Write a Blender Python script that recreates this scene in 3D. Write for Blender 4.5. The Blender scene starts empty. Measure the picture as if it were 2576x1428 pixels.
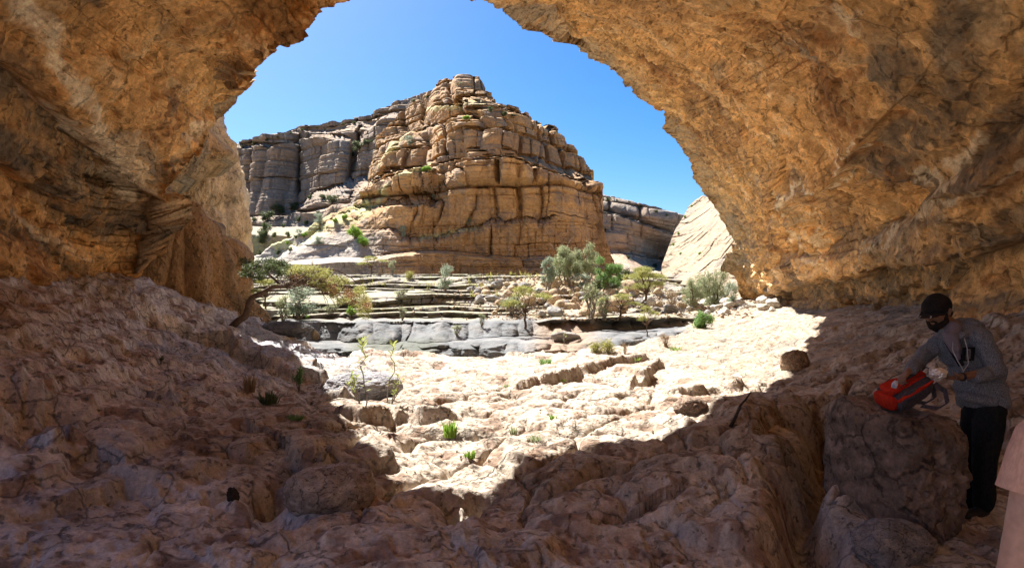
import bpy, math, random
import numpy as np
from mathutils import Vector, Matrix

# ------------------------------------------------------------------ camera, sky, sun, exposure
SC = bpy.context.scene
FPX = 1600.0                      # focal length in units of a 2576 px wide frame
UC, VC = 1288.0, 714.0
cam_d = bpy.data.cameras.new('camera')
cam = bpy.data.objects.new('camera', cam_d)
SC.collection.objects.link(cam)
cam_d.sensor_width = 36.0
cam_d.lens = FPX / 2576.0 * 36.0
cam_d.clip_start = 0.05
cam_d.clip_end = 4000.0
cam.location = (0, 0, 0)
cam.rotation_euler = (math.radians(90), 0, 0)
SC.camera = cam

SUN_AZ = math.radians(-36.0)      # measured from straight ahead, minus = to the left
SUN_EL = math.radians(50.0)
world = bpy.data.worlds.new("World")
SC.world = world
world.use_nodes = True
wn = world.node_tree
bg = wn.nodes['Background']
sky = wn.nodes.new('ShaderNodeTexSky')
sky.sky_type = 'NISHITA'
sky.sun_disc = False
sky.sun_elevation = SUN_EL
sky.sun_rotation = SUN_AZ
sky.altitude = 2000
sky.air_density = 1.0
sky.dust_density = 4.2
sky.ozone_density = 3.2
hsv = wn.nodes.new('ShaderNodeHueSaturation')
hsv.inputs['Saturation'].default_value = 1.42
wn.links.new(sky.outputs[0], hsv.inputs['Color'])
wn.links.new(hsv.outputs[0], bg.inputs[0])
bg.inputs[1].default_value = 0.0505
sun_d = bpy.data.lights.new('sun', 'SUN')
sun_d.energy = 5.0
sun_d.angle = math.radians(0.5)
sun_d.color = (1.0, 0.94, 0.86)
sun = bpy.data.objects.new('sun', sun_d)
SC.collection.objects.link(sun)
SDIR = Vector((math.sin(SUN_AZ) * math.cos(SUN_EL), math.cos(SUN_AZ) * math.cos(SUN_EL), math.sin(SUN_EL)))
sun.rotation_euler = (-SDIR).to_track_quat('-Z', 'Y').to_euler()
sun.location = SDIR * 60
SC.view_settings.view_transform = 'Standard'
SC.view_settings.look = 'None'
SC.view_settings.exposure = 1.88
SC.view_settings.gamma = 1.0
SC.cycles.max_bounces = 12
SC.cycles.diffuse_bounces = 8
SC.cycles.sample_clamp_indirect = 12.0
SC.cycles.use_denoising = True

Q = 1.0                            # mesh density
F = np.float32
rnd = random.Random(7)

# ------------------------------------------------------------------ noise (numpy)
def _hash(i, j, k, s):
    with np.errstate(over='ignore'):
        n = (i.astype(np.uint32) * np.uint32(374761393) + j.astype(np.uint32) * np.uint32(668265263)
             + k.astype(np.uint32) * np.uint32(2246822519) + np.uint32((s * 3266489917 + 12345) & 0xffffffff))
        n = (n ^ (n >> np.uint32(13))) * np.uint32(1274126177)
        n = (n ^ (n >> np.uint32(15))) * np.uint32(2654435761)
        return n ^ (n >> np.uint32(16))

def h01(i, j=0, k=0, s=0):
    i = np.asarray(i).astype(np.int64); j = np.asarray(j).astype(np.int64) + 0 * i; k = np.asarray(k).astype(np.int64) + 0 * i
    return (_hash(i & 0xffffffff, j & 0xffffffff, k & 0xffffffff, s) & np.uint32(0xffffff)).astype(F) / F(0xffffff)

def _fade(t): return t * t * t * (t * (t * 6 - 15) + 10)

def noise3(x, y, z, s=0):
    x = np.asarray(x, F); y = np.asarray(y, F) + 0 * x; z = np.asarray(z, F) + 0 * x
    xi = np.floor(x); yi = np.floor(y); zi = np.floor(z)
    fx = x - xi; fy = y - yi; fz = z - zi
    I = xi.astype(np.int64); J = yi.astype(np.int64); K = zi.astype(np.int64)
    u, v, w = _fade(fx), _fade(fy), _fade(fz)
    out = 0
    for a in (0, 1):
        wa = u if a else 1 - u
        for b in (0, 1):
            wb = v if b else 1 - v
            for c in (0, 1):
                wc = w if c else 1 - w
                h = _hash((I + a) & 0xffffffff, (J + b) & 0xffffffff, (K + c) & 0xffffffff, s)
                gx = (h & np.uint32(1023)).astype(F) / F(511.5) - 1
                gy = ((h >> np.uint32(10)) & np.uint32(1023)).astype(F) / F(511.5) - 1
                gz = ((h >> np.uint32(20)) & np.uint32(1023)).astype(F) / F(511.5) - 1
                out = out + wa * wb * wc * (gx * (fx - a) + gy * (fy - b) + gz * (fz - c))
    return out * F(1.25)

def noise2(x, y, s=0):
    x = np.asarray(x, F); y = np.asarray(y, F) + 0 * x
    xi = np.floor(x); yi = np.floor(y)
    fx = x - xi; fy = y - yi
    I = xi.astype(np.int64); J = yi.astype(np.int64)
    u, v = _fade(fx), _fade(fy)
    out = 0
    z = np.zeros_like(I)
    for a in (0, 1):
        wa = u if a else 1 - u
        for b in (0, 1):
            wb = v if b else 1 - v
            h = _hash((I + a) & 0xffffffff, (J + b) & 0xffffffff, z, s)
            gx = (h & np.uint32(2047)).astype(F) / F(1023.5) - 1
            gy = ((h >> np.uint32(12)) & np.uint32(2047)).astype(F) / F(1023.5) - 1
            out = out + wa * wb * (gx * (fx - a) + gy * (fy - b))
    return out * F(1.4)

def fbm2(x, y, octv=4, s=0, gain=.5, lac=2.03):
    a, f, o = 1.0, 1.0, 0
    for i in range(octv):
        o = o + a * noise2(x * f + 17.3 * i, y * f - 9.1 * i, s + i * 7); a *= gain; f *= lac
    return o

def fbm3(x, y, z, octv=4, s=0, gain=.5, lac=2.03):
    a, f, o = 1.0, 1.0, 0
    for i in range(octv):
        o = o + a * noise3(x * f + 17.3 * i, y * f - 9.1 * i, z * f + 3.7 * i, s + i * 7); a *= gain; f *= lac
    return o

def billow2(x, y, octv=3, s=0, gain=.5, lac=2.1):
    a, f, o = 1.0, 1.0, 0
    for i in range(octv):
        o = o + a * (np.abs(noise2(x * f + 5.3 * i, y * f + 2.1 * i, s + i * 7)) * 2 - .5); a *= gain; f *= lac
    return o

def billow3(x, y, z, octv=3, s=0, gain=.5, lac=2.1):
    a, f, o = 1.0, 1.0, 0
    for i in range(octv):
        o = o + a * (np.abs(noise3(x * f + 5.3 * i, y * f + 2.1 * i, z * f + 1.7 * i, s + i * 7)) * 2 - .5); a *= gain; f *= lac
    return o

def worley2(x, y, s=0, jit=.9):
    x = np.asarray(x, F); y = np.asarray(y, F)
    I = np.floor(x).astype(np.int64); J = np.floor(y).astype(np.int64)
    f1 = np.full(x.shape, 9., F); f2 = f1.copy(); idv = np.zeros(x.shape, F)
    for a in (-1, 0, 1):
        for b in (-1, 0, 1):
            r = h01(I + a, J + b, 0, s); q = h01(I + a, J + b, 1, s)
            dx = I + a + .5 + (r - .5) * jit - x; dy = J + b + .5 + (q - .5) * jit - y
            d = np.sqrt(dx * dx + dy * dy).astype(F)
            nearer = d < f1
            f2 = np.where(nearer, f1, np.minimum(f2, d))
            idv = np.where(nearer, h01(I + a, J + b, 2, s), idv)
            f1 = np.where(nearer, d, f1)
    return f1, f2, idv

def sstep(a, b, x):
    t = np.clip((x - a) / (b - a + 1e-9), 0, 1)
    return t * t * (3 - 2 * t)

def mixc(A, B, m):
    m = np.asarray(m)[..., None]
    return A * (1 - m) + np.asarray(B, F) * m

def tps(pts, val, smooth=0.0):
    pts = np.asarray(pts, float); val = np.asarray(val, float)
    sc = np.abs(pts).max(); p = pts / sc
    n = len(p)
    def U(r2): return np.where(r2 > 1e-12, r2 * np.log(np.maximum(r2, 1e-12)), 0)
    d2 = ((p[:, None] - p[None]) ** 2).sum(-1)
    A = np.zeros((n + 3, n + 3)); A[:n, :n] = U(d2) + np.eye(n) * smooth
    A[:n, n] = 1; A[:n, n + 1:] = p; A[n, :n] = 1; A[n + 1:, :n] = p.T
    w = np.linalg.solve(A, np.concatenate([val, np.zeros(3)])).astype(F)
    pf = p.astype(F)
    def ev(x, y):
        x = np.asarray(x, F) / F(sc); y = np.asarray(y, F) / F(sc)
        o = w[n] + w[n + 1] * x + w[n + 2] * y
        for i in range(n):
            o = o + w[i] * U((x - pf[i, 0]) ** 2 + (y - pf[i, 1]) ** 2).astype(F)
        return o
    return ev

def polydist(u, v, line):
    """distance to a polyline, and the signed side of it"""
    best = np.full(np.shape(u), 1e9, F); side = np.zeros(np.shape(u), F); par = np.zeros(np.shape(u), F)
    n = len(line) - 1
    for i in range(n):
        (x0, y0), (x1, y1) = line[i][:2], line[i + 1][:2]
        dx, dy = x1 - x0, y1 - y0; L = math.hypot(dx, dy) + 1e-9
        t = np.clip(((u - x0) * dx + (v - y0) * dy) / L ** 2, 0, 1)
        ex = u - x0 - t * dx; ey = v - y0 - t * dy
        d = np.sqrt(ex * ex + ey * ey)
        m = d < best
        best = np.where(m, d, best); side = np.where(m, dx * ey - dy * ex, side); par = np.where(m, (i + t) / n, par)
    return best, np.sign(side), par

def P3(u, v, d):
    u = np.asarray(u, F); v = np.asarray(v, F); d = np.asarray(d, F) + 0 * u
    return np.stack([(u - UC) / FPX * d, d, -(v - VC) / FPX * d], -1)

def pt(u, v, d): return ((u - UC) / FPX * d, d, -(v - VC) / FPX * d)

# ------------------------------------------------------------------ object helpers
def tag(o, label=None, cat=None, group=None, kind=None):
    if label: o['label'] = label
    if cat: o['category'] = cat
    if group: o['group'] = group
    if kind: o['kind'] = kind
    return o

def link(o, parent=None):
    SC.collection.objects.link(o)
    if parent is not None: o.parent = parent
    return o

def empty(name, loc=(0, 0, 0), rz=0.0):
    o = bpy.data.objects.new(name, None); o.location = loc; o.rotation_euler = (0, 0, rz)
    o.empty_display_size = .2
    return link(o)

def mesh_np(name, V, Fq, mat, col=None, parent=None, smooth=True, cname='Col'):
    """V (n,3), Fq (m,k) one face size"""
    me = bpy.data.meshes.new(name)
    V = np.ascontiguousarray(V, dtype=np.float32); Fq = np.ascontiguousarray(Fq, dtype=np.int32)
    n, (m, k) = len(V), Fq.shape
    me.vertices.add(n); me.vertices.foreach_set('co', V.ravel())
    me.loops.add(m * k); me.loops.foreach_set('vertex_index', Fq.ravel())
    me.polygons.add(m)
    me.polygons.foreach_set('loop_start', np.arange(0, m * k, k, dtype=np.int32))
    me.polygons.foreach_set('loop_total', np.full(m, k, dtype=np.int32))
    me.polygons.foreach_set('use_smooth', np.full(m, smooth))
    if col is not None:
        c = np.ones((n, 4), np.float32); c[:, :3] = np.clip(col.reshape(-1, 3), 0, 1)
        a = me.color_attributes.new(cname, 'FLOAT_COLOR', 'POINT'); a.data.foreach_set('color', c.ravel())
    me.materials.append(mat)
    me.update(calc_edges=True)
    o = bpy.data.objects.new(name, me)
    return link(o, parent)

def grid_faces(nr, nc, wrap=False, flip=False):
    r = np.arange(nr - 1)[:, None]; c = np.arange(nc if wrap else nc - 1)[None]
    c2 = (c + 1) % nc
    a = r * nc + c; b = r * nc + c2; d = (r + 1) * nc + c; e = (r + 1) * nc + c2
    q = np.stack([a, b, e, d], -1).reshape(-1, 4)
    return q[:, ::-1] if flip else q

def grid_normals(X):
    du = np.empty_like(X); dv = np.empty_like(X)
    du[:, 1:-1] = X[:, 2:] - X[:, :-2]; du[:, 0] = X[:, 1] - X[:, 0]; du[:, -1] = X[:, -1] - X[:, -2]
    dv[1:-1] = X[2:] - X[:-2]; dv[0] = X[1] - X[0]; dv[-1] = X[-1] - X[-2]
    n = np.cross(du, dv); n /= (np.linalg.norm(n, axis=-1, keepdims=True) + 1e-12)
    return n.astype(F)

# ------------------------------------------------------------------ materials
def nt(name):
    m = bpy.data.materials.new(name); m.use_nodes = True
    t = m.node_tree; b = t.nodes['Principled BSDF']
    return m, t, b

def rock_mat(name, fine, bump=.3, dist=.02, rough=.9, vary=.22, pits=True, crisp=0.0):
    """vertex colour carries the large patches; noise breaks it up at the fine scale (per metre)"""
    m, t, b = nt(name); N = t.nodes; L = t.links
    at = N.new('ShaderNodeVertexColor'); at.layer_name = 'Col'
    tc = N.new('ShaderNodeTexCoord')
    n1 = N.new('ShaderNodeTexNoise'); n1.inputs['Scale'].default_value = fine; n1.inputs['Detail'].default_value = 6; n1.inputs['Roughness'].default_value = .68
    n2 = N.new('ShaderNodeTexNoise'); n2.inputs['Scale'].default_value = fine * .22; n2.inputs['Detail'].default_value = 5; n2.inputs['Roughness'].default_value = .6
    for n in (n1, n2): L.new(tc.outputs['Object'], n.inputs['Vector'])
    mr = N.new('ShaderNodeMapRange'); mr.inputs['From Min'].default_value = .28; mr.inputs['From Max'].default_value = .72
    mr.inputs['To Min'].default_value = 1 - vary; mr.inputs['To Max'].default_value = 1 + vary
    n3 = N.new('ShaderNodeTexNoise'); n3.inputs['Scale'].default_value = fine * 4.5; n3.inputs['Detail'].default_value = 8; n3.inputs['Roughness'].default_value = .75
    L.new(tc.outputs['Object'], n3.inputs['Vector'])
    mr3 = N.new('ShaderNodeMapRange'); mr3.inputs['From Min'].default_value = .32; mr3.inputs['From Max'].default_value = .62; mr3.inputs['To Min'].default_value = 1 - vary * 1.3; mr3.inputs['To Max'].default_value = 1 + vary * .6
    L.new(n3.outputs['Fac'], mr3.inputs['Value'])
    mr2 = N.new('ShaderNodeMapRange'); mr2.inputs['From Min'].default_value = .3; mr2.inputs['From Max'].default_value = .7
    mr2.inputs['To Min'].default_value = 1 - vary * .7; mr2.inputs['To Max'].default_value = 1 + vary * .7
    L.new(n1.outputs['Fac'], mr.inputs['Value']); L.new(n2.outputs['Fac'], mr2.inputs['Value'])
    mu = N.new('ShaderNodeMath'); mu.operation = 'MULTIPLY'
    mu0 = N.new('ShaderNodeMath'); mu0.operation = 'MULTIPLY'
    L.new(mr.outputs[0], mu0.inputs[0]); L.new(mr3.outputs[0], mu0.inputs[1])
    L.new(mu0.outputs[0], mu.inputs[0]); L.new(mr2.outputs[0], mu.inputs[1])
    vm = N.new('ShaderNodeVectorMath'); vm.operation = 'SCALE'
    fac = mu.outputs[0]
    if crisp:
        # dirt-filled hairline cracks and dark solution pits
        wv = N.new('ShaderNodeVectorMath'); wv.operation = 'SCALE'; wv.inputs['Scale'].default_value = .55 / fine
        ad0 = N.new('ShaderNodeVectorMath'); ad0.operation = 'ADD'
        L.new(n2.outputs['Color'], wv.inputs[0]); L.new(wv.outputs[0], ad0.inputs[0]); L.new(tc.outputs['Object'], ad0.inputs[1])
        wv.inputs['Scale'].default_value = 3.2 / fine
        vc = N.new('ShaderNodeTexVoronoi'); vc.feature = 'DISTANCE_TO_EDGE'; vc.inputs['Scale'].default_value = fine * .26
        L.new(ad0.outputs[0], vc.inputs['Vector'])
        c1 = N.new('ShaderNodeMapRange'); c1.inputs['From Max'].default_value = .035; c1.inputs['To Min'].default_value = 1 - crisp
        L.new(vc.outputs['Distance'], c1.inputs['Value'])
        gate = N.new('ShaderNodeMapRange'); gate.inputs['From Min'].default_value = .46; gate.inputs['From Max'].default_value = .54
        L.new(n2.outputs['Fac'], gate.inputs['Value'])
        mxa = N.new('ShaderNodeMath'); mxa.operation = 'MAXIMUM'; L.new(c1.outputs[0], mxa.inputs[0]); L.new(gate.outputs[0], mxa.inputs[1])
        n5 = N.new('ShaderNodeTexNoise'); n5.inputs['Scale'].default_value = fine * 1.6; n5.inputs['Detail'].default_value = 3; n5.inputs['Roughness'].default_value = .5
        L.new(tc.outputs['Object'], n5.inputs['Vector'])
        c2 = N.new('ShaderNodeMapRange'); c2.inputs['From Min'].default_value = .34; c2.inputs['From Max'].default_value = .40; c2.inputs['To Min'].default_value = 1 - crisp * .9
        L.new(n5.outputs['Fac'], c2.inputs['Value'])
        m5 = N.new('ShaderNodeMath'); m5.operation = 'MULTIPLY'; L.new(mxa.outputs[0], m5.inputs[0]); L.new(c2.outputs[0], m5.inputs[1])
        m6 = N.new('ShaderNodeMath'); m6.operation = 'MULTIPLY'; L.new(m5.outputs[0], m6.inputs[0]); L.new(fac, m6.inputs[1]); fac = m6.outputs[0]
        relief_out = m5.outputs[0]
    L.new(at.outputs['Color'], vm.inputs[0]); L.new(fac, vm.inputs['Scale'])
    L.new(vm.outputs[0], b.inputs['Base Color'])
    b.inputs['Roughness'].default_value = rough
    b.inputs['Specular IOR Level'].default_value = .25
    bp = N.new('ShaderNodeBump'); bp.inputs['Strength'].default_value = bump; bp.inputs['Distance'].default_value = dist
    if pits:
        vo = N.new('ShaderNodeTexVoronoi'); vo.inputs['Scale'].default_value = fine * 1.3
        L.new(tc.outputs['Object'], vo.inputs['Vector'])
        m2 = N.new('ShaderNodeMapRange'); m2.inputs['From Max'].default_value = .35; m2.inputs['To Min'].default_value = -.35; m2.inputs['To Max'].default_value = 0
        L.new(vo.outputs['Distance'], m2.inputs['Value'])
        ad = N.new('ShaderNodeMath'); ad.operation = 'ADD'
        L.new(n1.outputs['Fac'], ad.inputs[0]); L.new(m2.outputs[0], ad.inputs[1]); L.new(ad.outputs[0], bp.inputs['Height'])
    else:
        L.new(n1.outputs['Fac'], bp.inputs['Height'])
    bq = N.new('ShaderNodeBump'); bq.inputs['Strength'].default_value = bump * .8; bq.inputs['Distance'].default_value = dist * .35
    L.new(n3.outputs['Fac'], bq.inputs['Height']); L.new(bp.outputs[0], bq.inputs['Normal'])
    if crisp:
        br = N.new('ShaderNodeBump'); br.inputs['Strength'].default_value = .8; br.inputs['Distance'].default_value = dist * .6
        L.new(relief_out, br.inputs['Height']); L.new(bq.outputs[0], br.inputs['Normal']); L.new(br.outputs[0], b.inputs['Normal'])
    else: L.new(bq.outputs[0], b.inputs['Normal'])
    return m

def flat_mat(name, col, rough=.8, fine=30, vary=.25, bump=0.0, metal=0.0, trans=0.0, spec=.3):
    m, t, b = nt(name); N = t.nodes; L = t.links
    tc = N.new('ShaderNodeTexCoord')
    n1 = N.new('ShaderNodeTexNoise'); n1.inputs['Scale'].default_value = fine; n1.inputs['Detail'].default_value = 5
    L.new(tc.outputs['Object'], n1.inputs['Vector'])
    mr = N.new('ShaderNodeMapRange'); mr.inputs['From Min'].default_value = .3; mr.inputs['From Max'].default_value = .7
    mr.inputs['To Min'].default_value = 1 - vary; mr.inputs['To Max'].default_value = 1 + vary
    L.new(n1.outputs['Fac'], mr.inputs['Value'])
    vm = N.new('ShaderNodeVectorMath'); vm.operation = 'SCALE'; vm.inputs[0].default_value = col
    L.new(mr.outputs[0], vm.inputs['Scale']); L.new(vm.outputs[0], b.inputs['Base Color'])
    b.inputs['Roughness'].default_value = rough; b.inputs['Metallic'].default_value = metal
    b.inputs['Specular IOR Level'].default_value = spec
    if bump:
        bp = N.new('ShaderNodeBump'); bp.inputs['Strength'].default_value = bump; bp.inputs['Distance'].default_value = .01
        L.new(n1.outputs['Fac'], bp.inputs['Height']); L.new(bp.outputs[0], b.inputs['Normal'])
    return m

def leaf_mat(name, col, col2, transl=.35):
    """leaves: two tones by noise, light passes through"""
    m, t, b = nt(name); N = t.nodes; L = t.links
    out = N['Material Output'] if 'Material Output' in N else [n for n in N if n.type == 'OUTPUT_MATERIAL'][0]
    tc = N.new('ShaderNodeTexCoord'); n1 = N.new('ShaderNodeTexNoise'); n1.inputs['Scale'].default_value = 3.0; n1.inputs['Detail'].default_value = 4
    oi = N.new('ShaderNodeObjectInfo')
    L.new(tc.outputs['Object'], n1.inputs['Vector'])
    cr = N.new('ShaderNodeValToRGB'); cr.color_ramp.elements[0].position = .35; cr.color_ramp.elements[1].position = .65
    cr.color_ramp.elements[0].color = (*col, 1); cr.color_ramp.elements[1].color = (*col2, 1)
    L.new(n1.outputs['Fac'], cr.inputs[0])
    L.new(cr.outputs[0], b.inputs['Base Color']); b.inputs['Roughness'].default_value = .6
    b.inputs['Specular IOR Level'].default_value = .2
    tr = N.new('ShaderNodeBsdfTranslucent'); L.new(cr.outputs[0], tr.inputs['Color'])
    mx = N.new('ShaderNodeMixShader'); mx.inputs[0].default_value = transl
    L.new(b.outputs[0], mx.inputs[1]); L.new(tr.outputs[0], mx.inputs[2]); L.new(mx.outputs[0], out.inputs['Surface'])
    return m

M_FLOOR = rock_mat('floor_limestone', 8.0, .9, .045, vary=.24, crisp=.52)
M_CAVE = rock_mat('cave_limestone', 5.0, .95, .07, vary=.27, crisp=.45)
M_MID = rock_mat('wadi_limestone', 3.5, .6, .08, vary=.22)
M_CLIFF = rock_mat('cliff_limestone', 1.3, .7, .25, vary=.25)
M_FAR = rock_mat('far_limestone', .45, .7, .8, vary=.2)
# ------------------------------------------------------------------ the cave floor (a heightfield round the camera)
# control points: photograph position + distance -> real x, y, z of the bare floor
FC = [(0,1428,3.7),(300,1428,3.8),(700,1428,3.9),(1288,1428,4.0),(1800,1428,4.1),(2200,1428,4.2),(2576,1428,4.4),
      (0,1150,4.6),(400,1180,5.3),(800,1150,6.2),(1230,1180,6.1),(1700,1160,5.9),(1950,1200,5.2),
      (0,920,6.2),(350,960,7.8),(700,990,9.0),(1000,1010,9.4),(1288,1010,9.7),(1600,1000,9.6),(1850,1010,8.9),
      (0,700,8.8),(200,735,11),(420,745,14.5),(520,775,15.5),(640,800,17.5),(400,850,11),(600,880,12.5),
      (800,880,16),(1000,885,16.5),(1250,895,17),(1500,885,17.2),(1640,862,19.5),(1720,835,23),(1800,795,28),(1880,757,33),
      (1850,870,17),(2000,880,14.5),(2000,800,23),(1980,775,27),(2050,950,11),(2120,1000,8.2),(2300,775,15),(2150,772,20),(2300,850,11.5),(2500,790,9.6),(2576,800,8.6),(2576,1000,6.9),(2400,930,8.3),
      (2450,1210,5.5),(2576,1230,5.6),(2250,1330,4.7)]
cp = np.array([pt(*c) for c in FC])
extra = np.array([(0,0,-1.8),(-3,0,-1.5),(3,0,-1.9),(0,-4,-1.6),(-6,-2,0.2),(6,-2,-.9),(-7,3,.2),(7,3,-.8),(0,-8,-1.0)], float)
cp = np.concatenate([cp, extra])
_floor0 = tps(cp[:, :2], cp[:, 2], .0008)

def _w(line):    # photograph polyline on the floor -> world xy
    out = []
    for (u, v, d) in line:
        out.append(((u - UC) / FPX * d, d))
    return out
# step features: (polyline u,v,d going left to right, drop towards the camera, falloff far, falloff near)
STEPS = [
    (_w([(1276,969,11.3),(1390,945,12.1),(1495,911,13.8),(1570,885,15.2),(1640,868,17)]), .27, 1.3, .10),
    (_w([(1590,969,11.3),(1625,935,12.5),(1650,905,14.1),(1673,882,15.5)]), .32, .9, .10),
    (_w([(905,1085,7.6),(960,1070,7.9),(1010,1058,8.1),(1128,1072,7.9)]), .26, .9, .09),
    (_w([(1380,1120,6.8),(1440,1060,7.8),(1500,1030,8.6),(1570,1020,8.8),(1640,1005,9.2)]), .18, .7, .09),
    (_w([(1700,985,9.3),(1790,960,9.9),(1880,965,10),(1935,930,11)]), .22, 1.0, .10),
    (_w([(300,815,11),(430,822,12.2),(560,862,12.6),(640,905,11.8),(730,935,11.3),(810,962,11.2),(850,960,11.5)]), .42, 1.8, .10),
    (_w([(200,770,11.2),(314,800,11.6),(430,795,13.3),(560,800,15)]), .22, 1.2, .12),
    (_w([(340,985,7.4),(390,1010,7.2),(440,1030,7.2),(480,1010,7.5)]), .2, .7, .07),
    (_w([(800,985,9.7),(870,1005,9.6),(950,985,10.4),(1000,965,11)]), .42, .9, .10),
    (_w([(0,1060,5.0),(60,1040,5.3),(130,1050,5.4)]), .4, 1.0, .2),
    (_w([(710,1215,5.5),(800,1225,5.6),(900,1190,6.0),(1000,1175,6.2)]), .4, .9, .15),
    (_w([(440,1110,6.0),(540,1130,6.1),(620,1160,5.9)]), .12, .6, .08),
    (_w([(80,1240,4.9),(200,1220,5.2),(330,1250,5.0),(420,1330,4.5)]), .18, .5, .08),
    (_w([(1480,1290,4.8),(1600,1240,5.2),(1750,1250,5.2),(1880,1290,4.9)]), .25, .5, .10),
    (_w([(1900,1150,6.1),(1980,1060,7.4),(2080,1010,8.6)]), .3, .7, .10),
    (_w([(1900,1428,4.15),(2010,1300,4.8),(2060,1180,5.4)]), .24, .5, .2),
    (_w([(2090,900,11),(2220,890,10.8),(2330,870,10.6)]), .2, .8, .1),
    (_w([(2060,830,14.5),(2200,828,13.4),(2350,830,12)]), .16, .8, .1),
]
def floor_edge(u):   # distance at which the ledge breaks off into the gully, by photograph column
    return np.interp(u, [-1500, 560, 640, 700, 770, 800, 870, 930, 1000, 1100, 1300, 1450, 1560, 1640, 1720, 1800, 1880, 1960, 2100, 2600, 4000],
                        [30, 24, 18.5, 17.5, 17, 15.8, 15.8, 16.3, 16.9, 17.2, 17.8, 17.8, 18.6, 21, 25, 30, 37, 44, 44, 30, 30])

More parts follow.
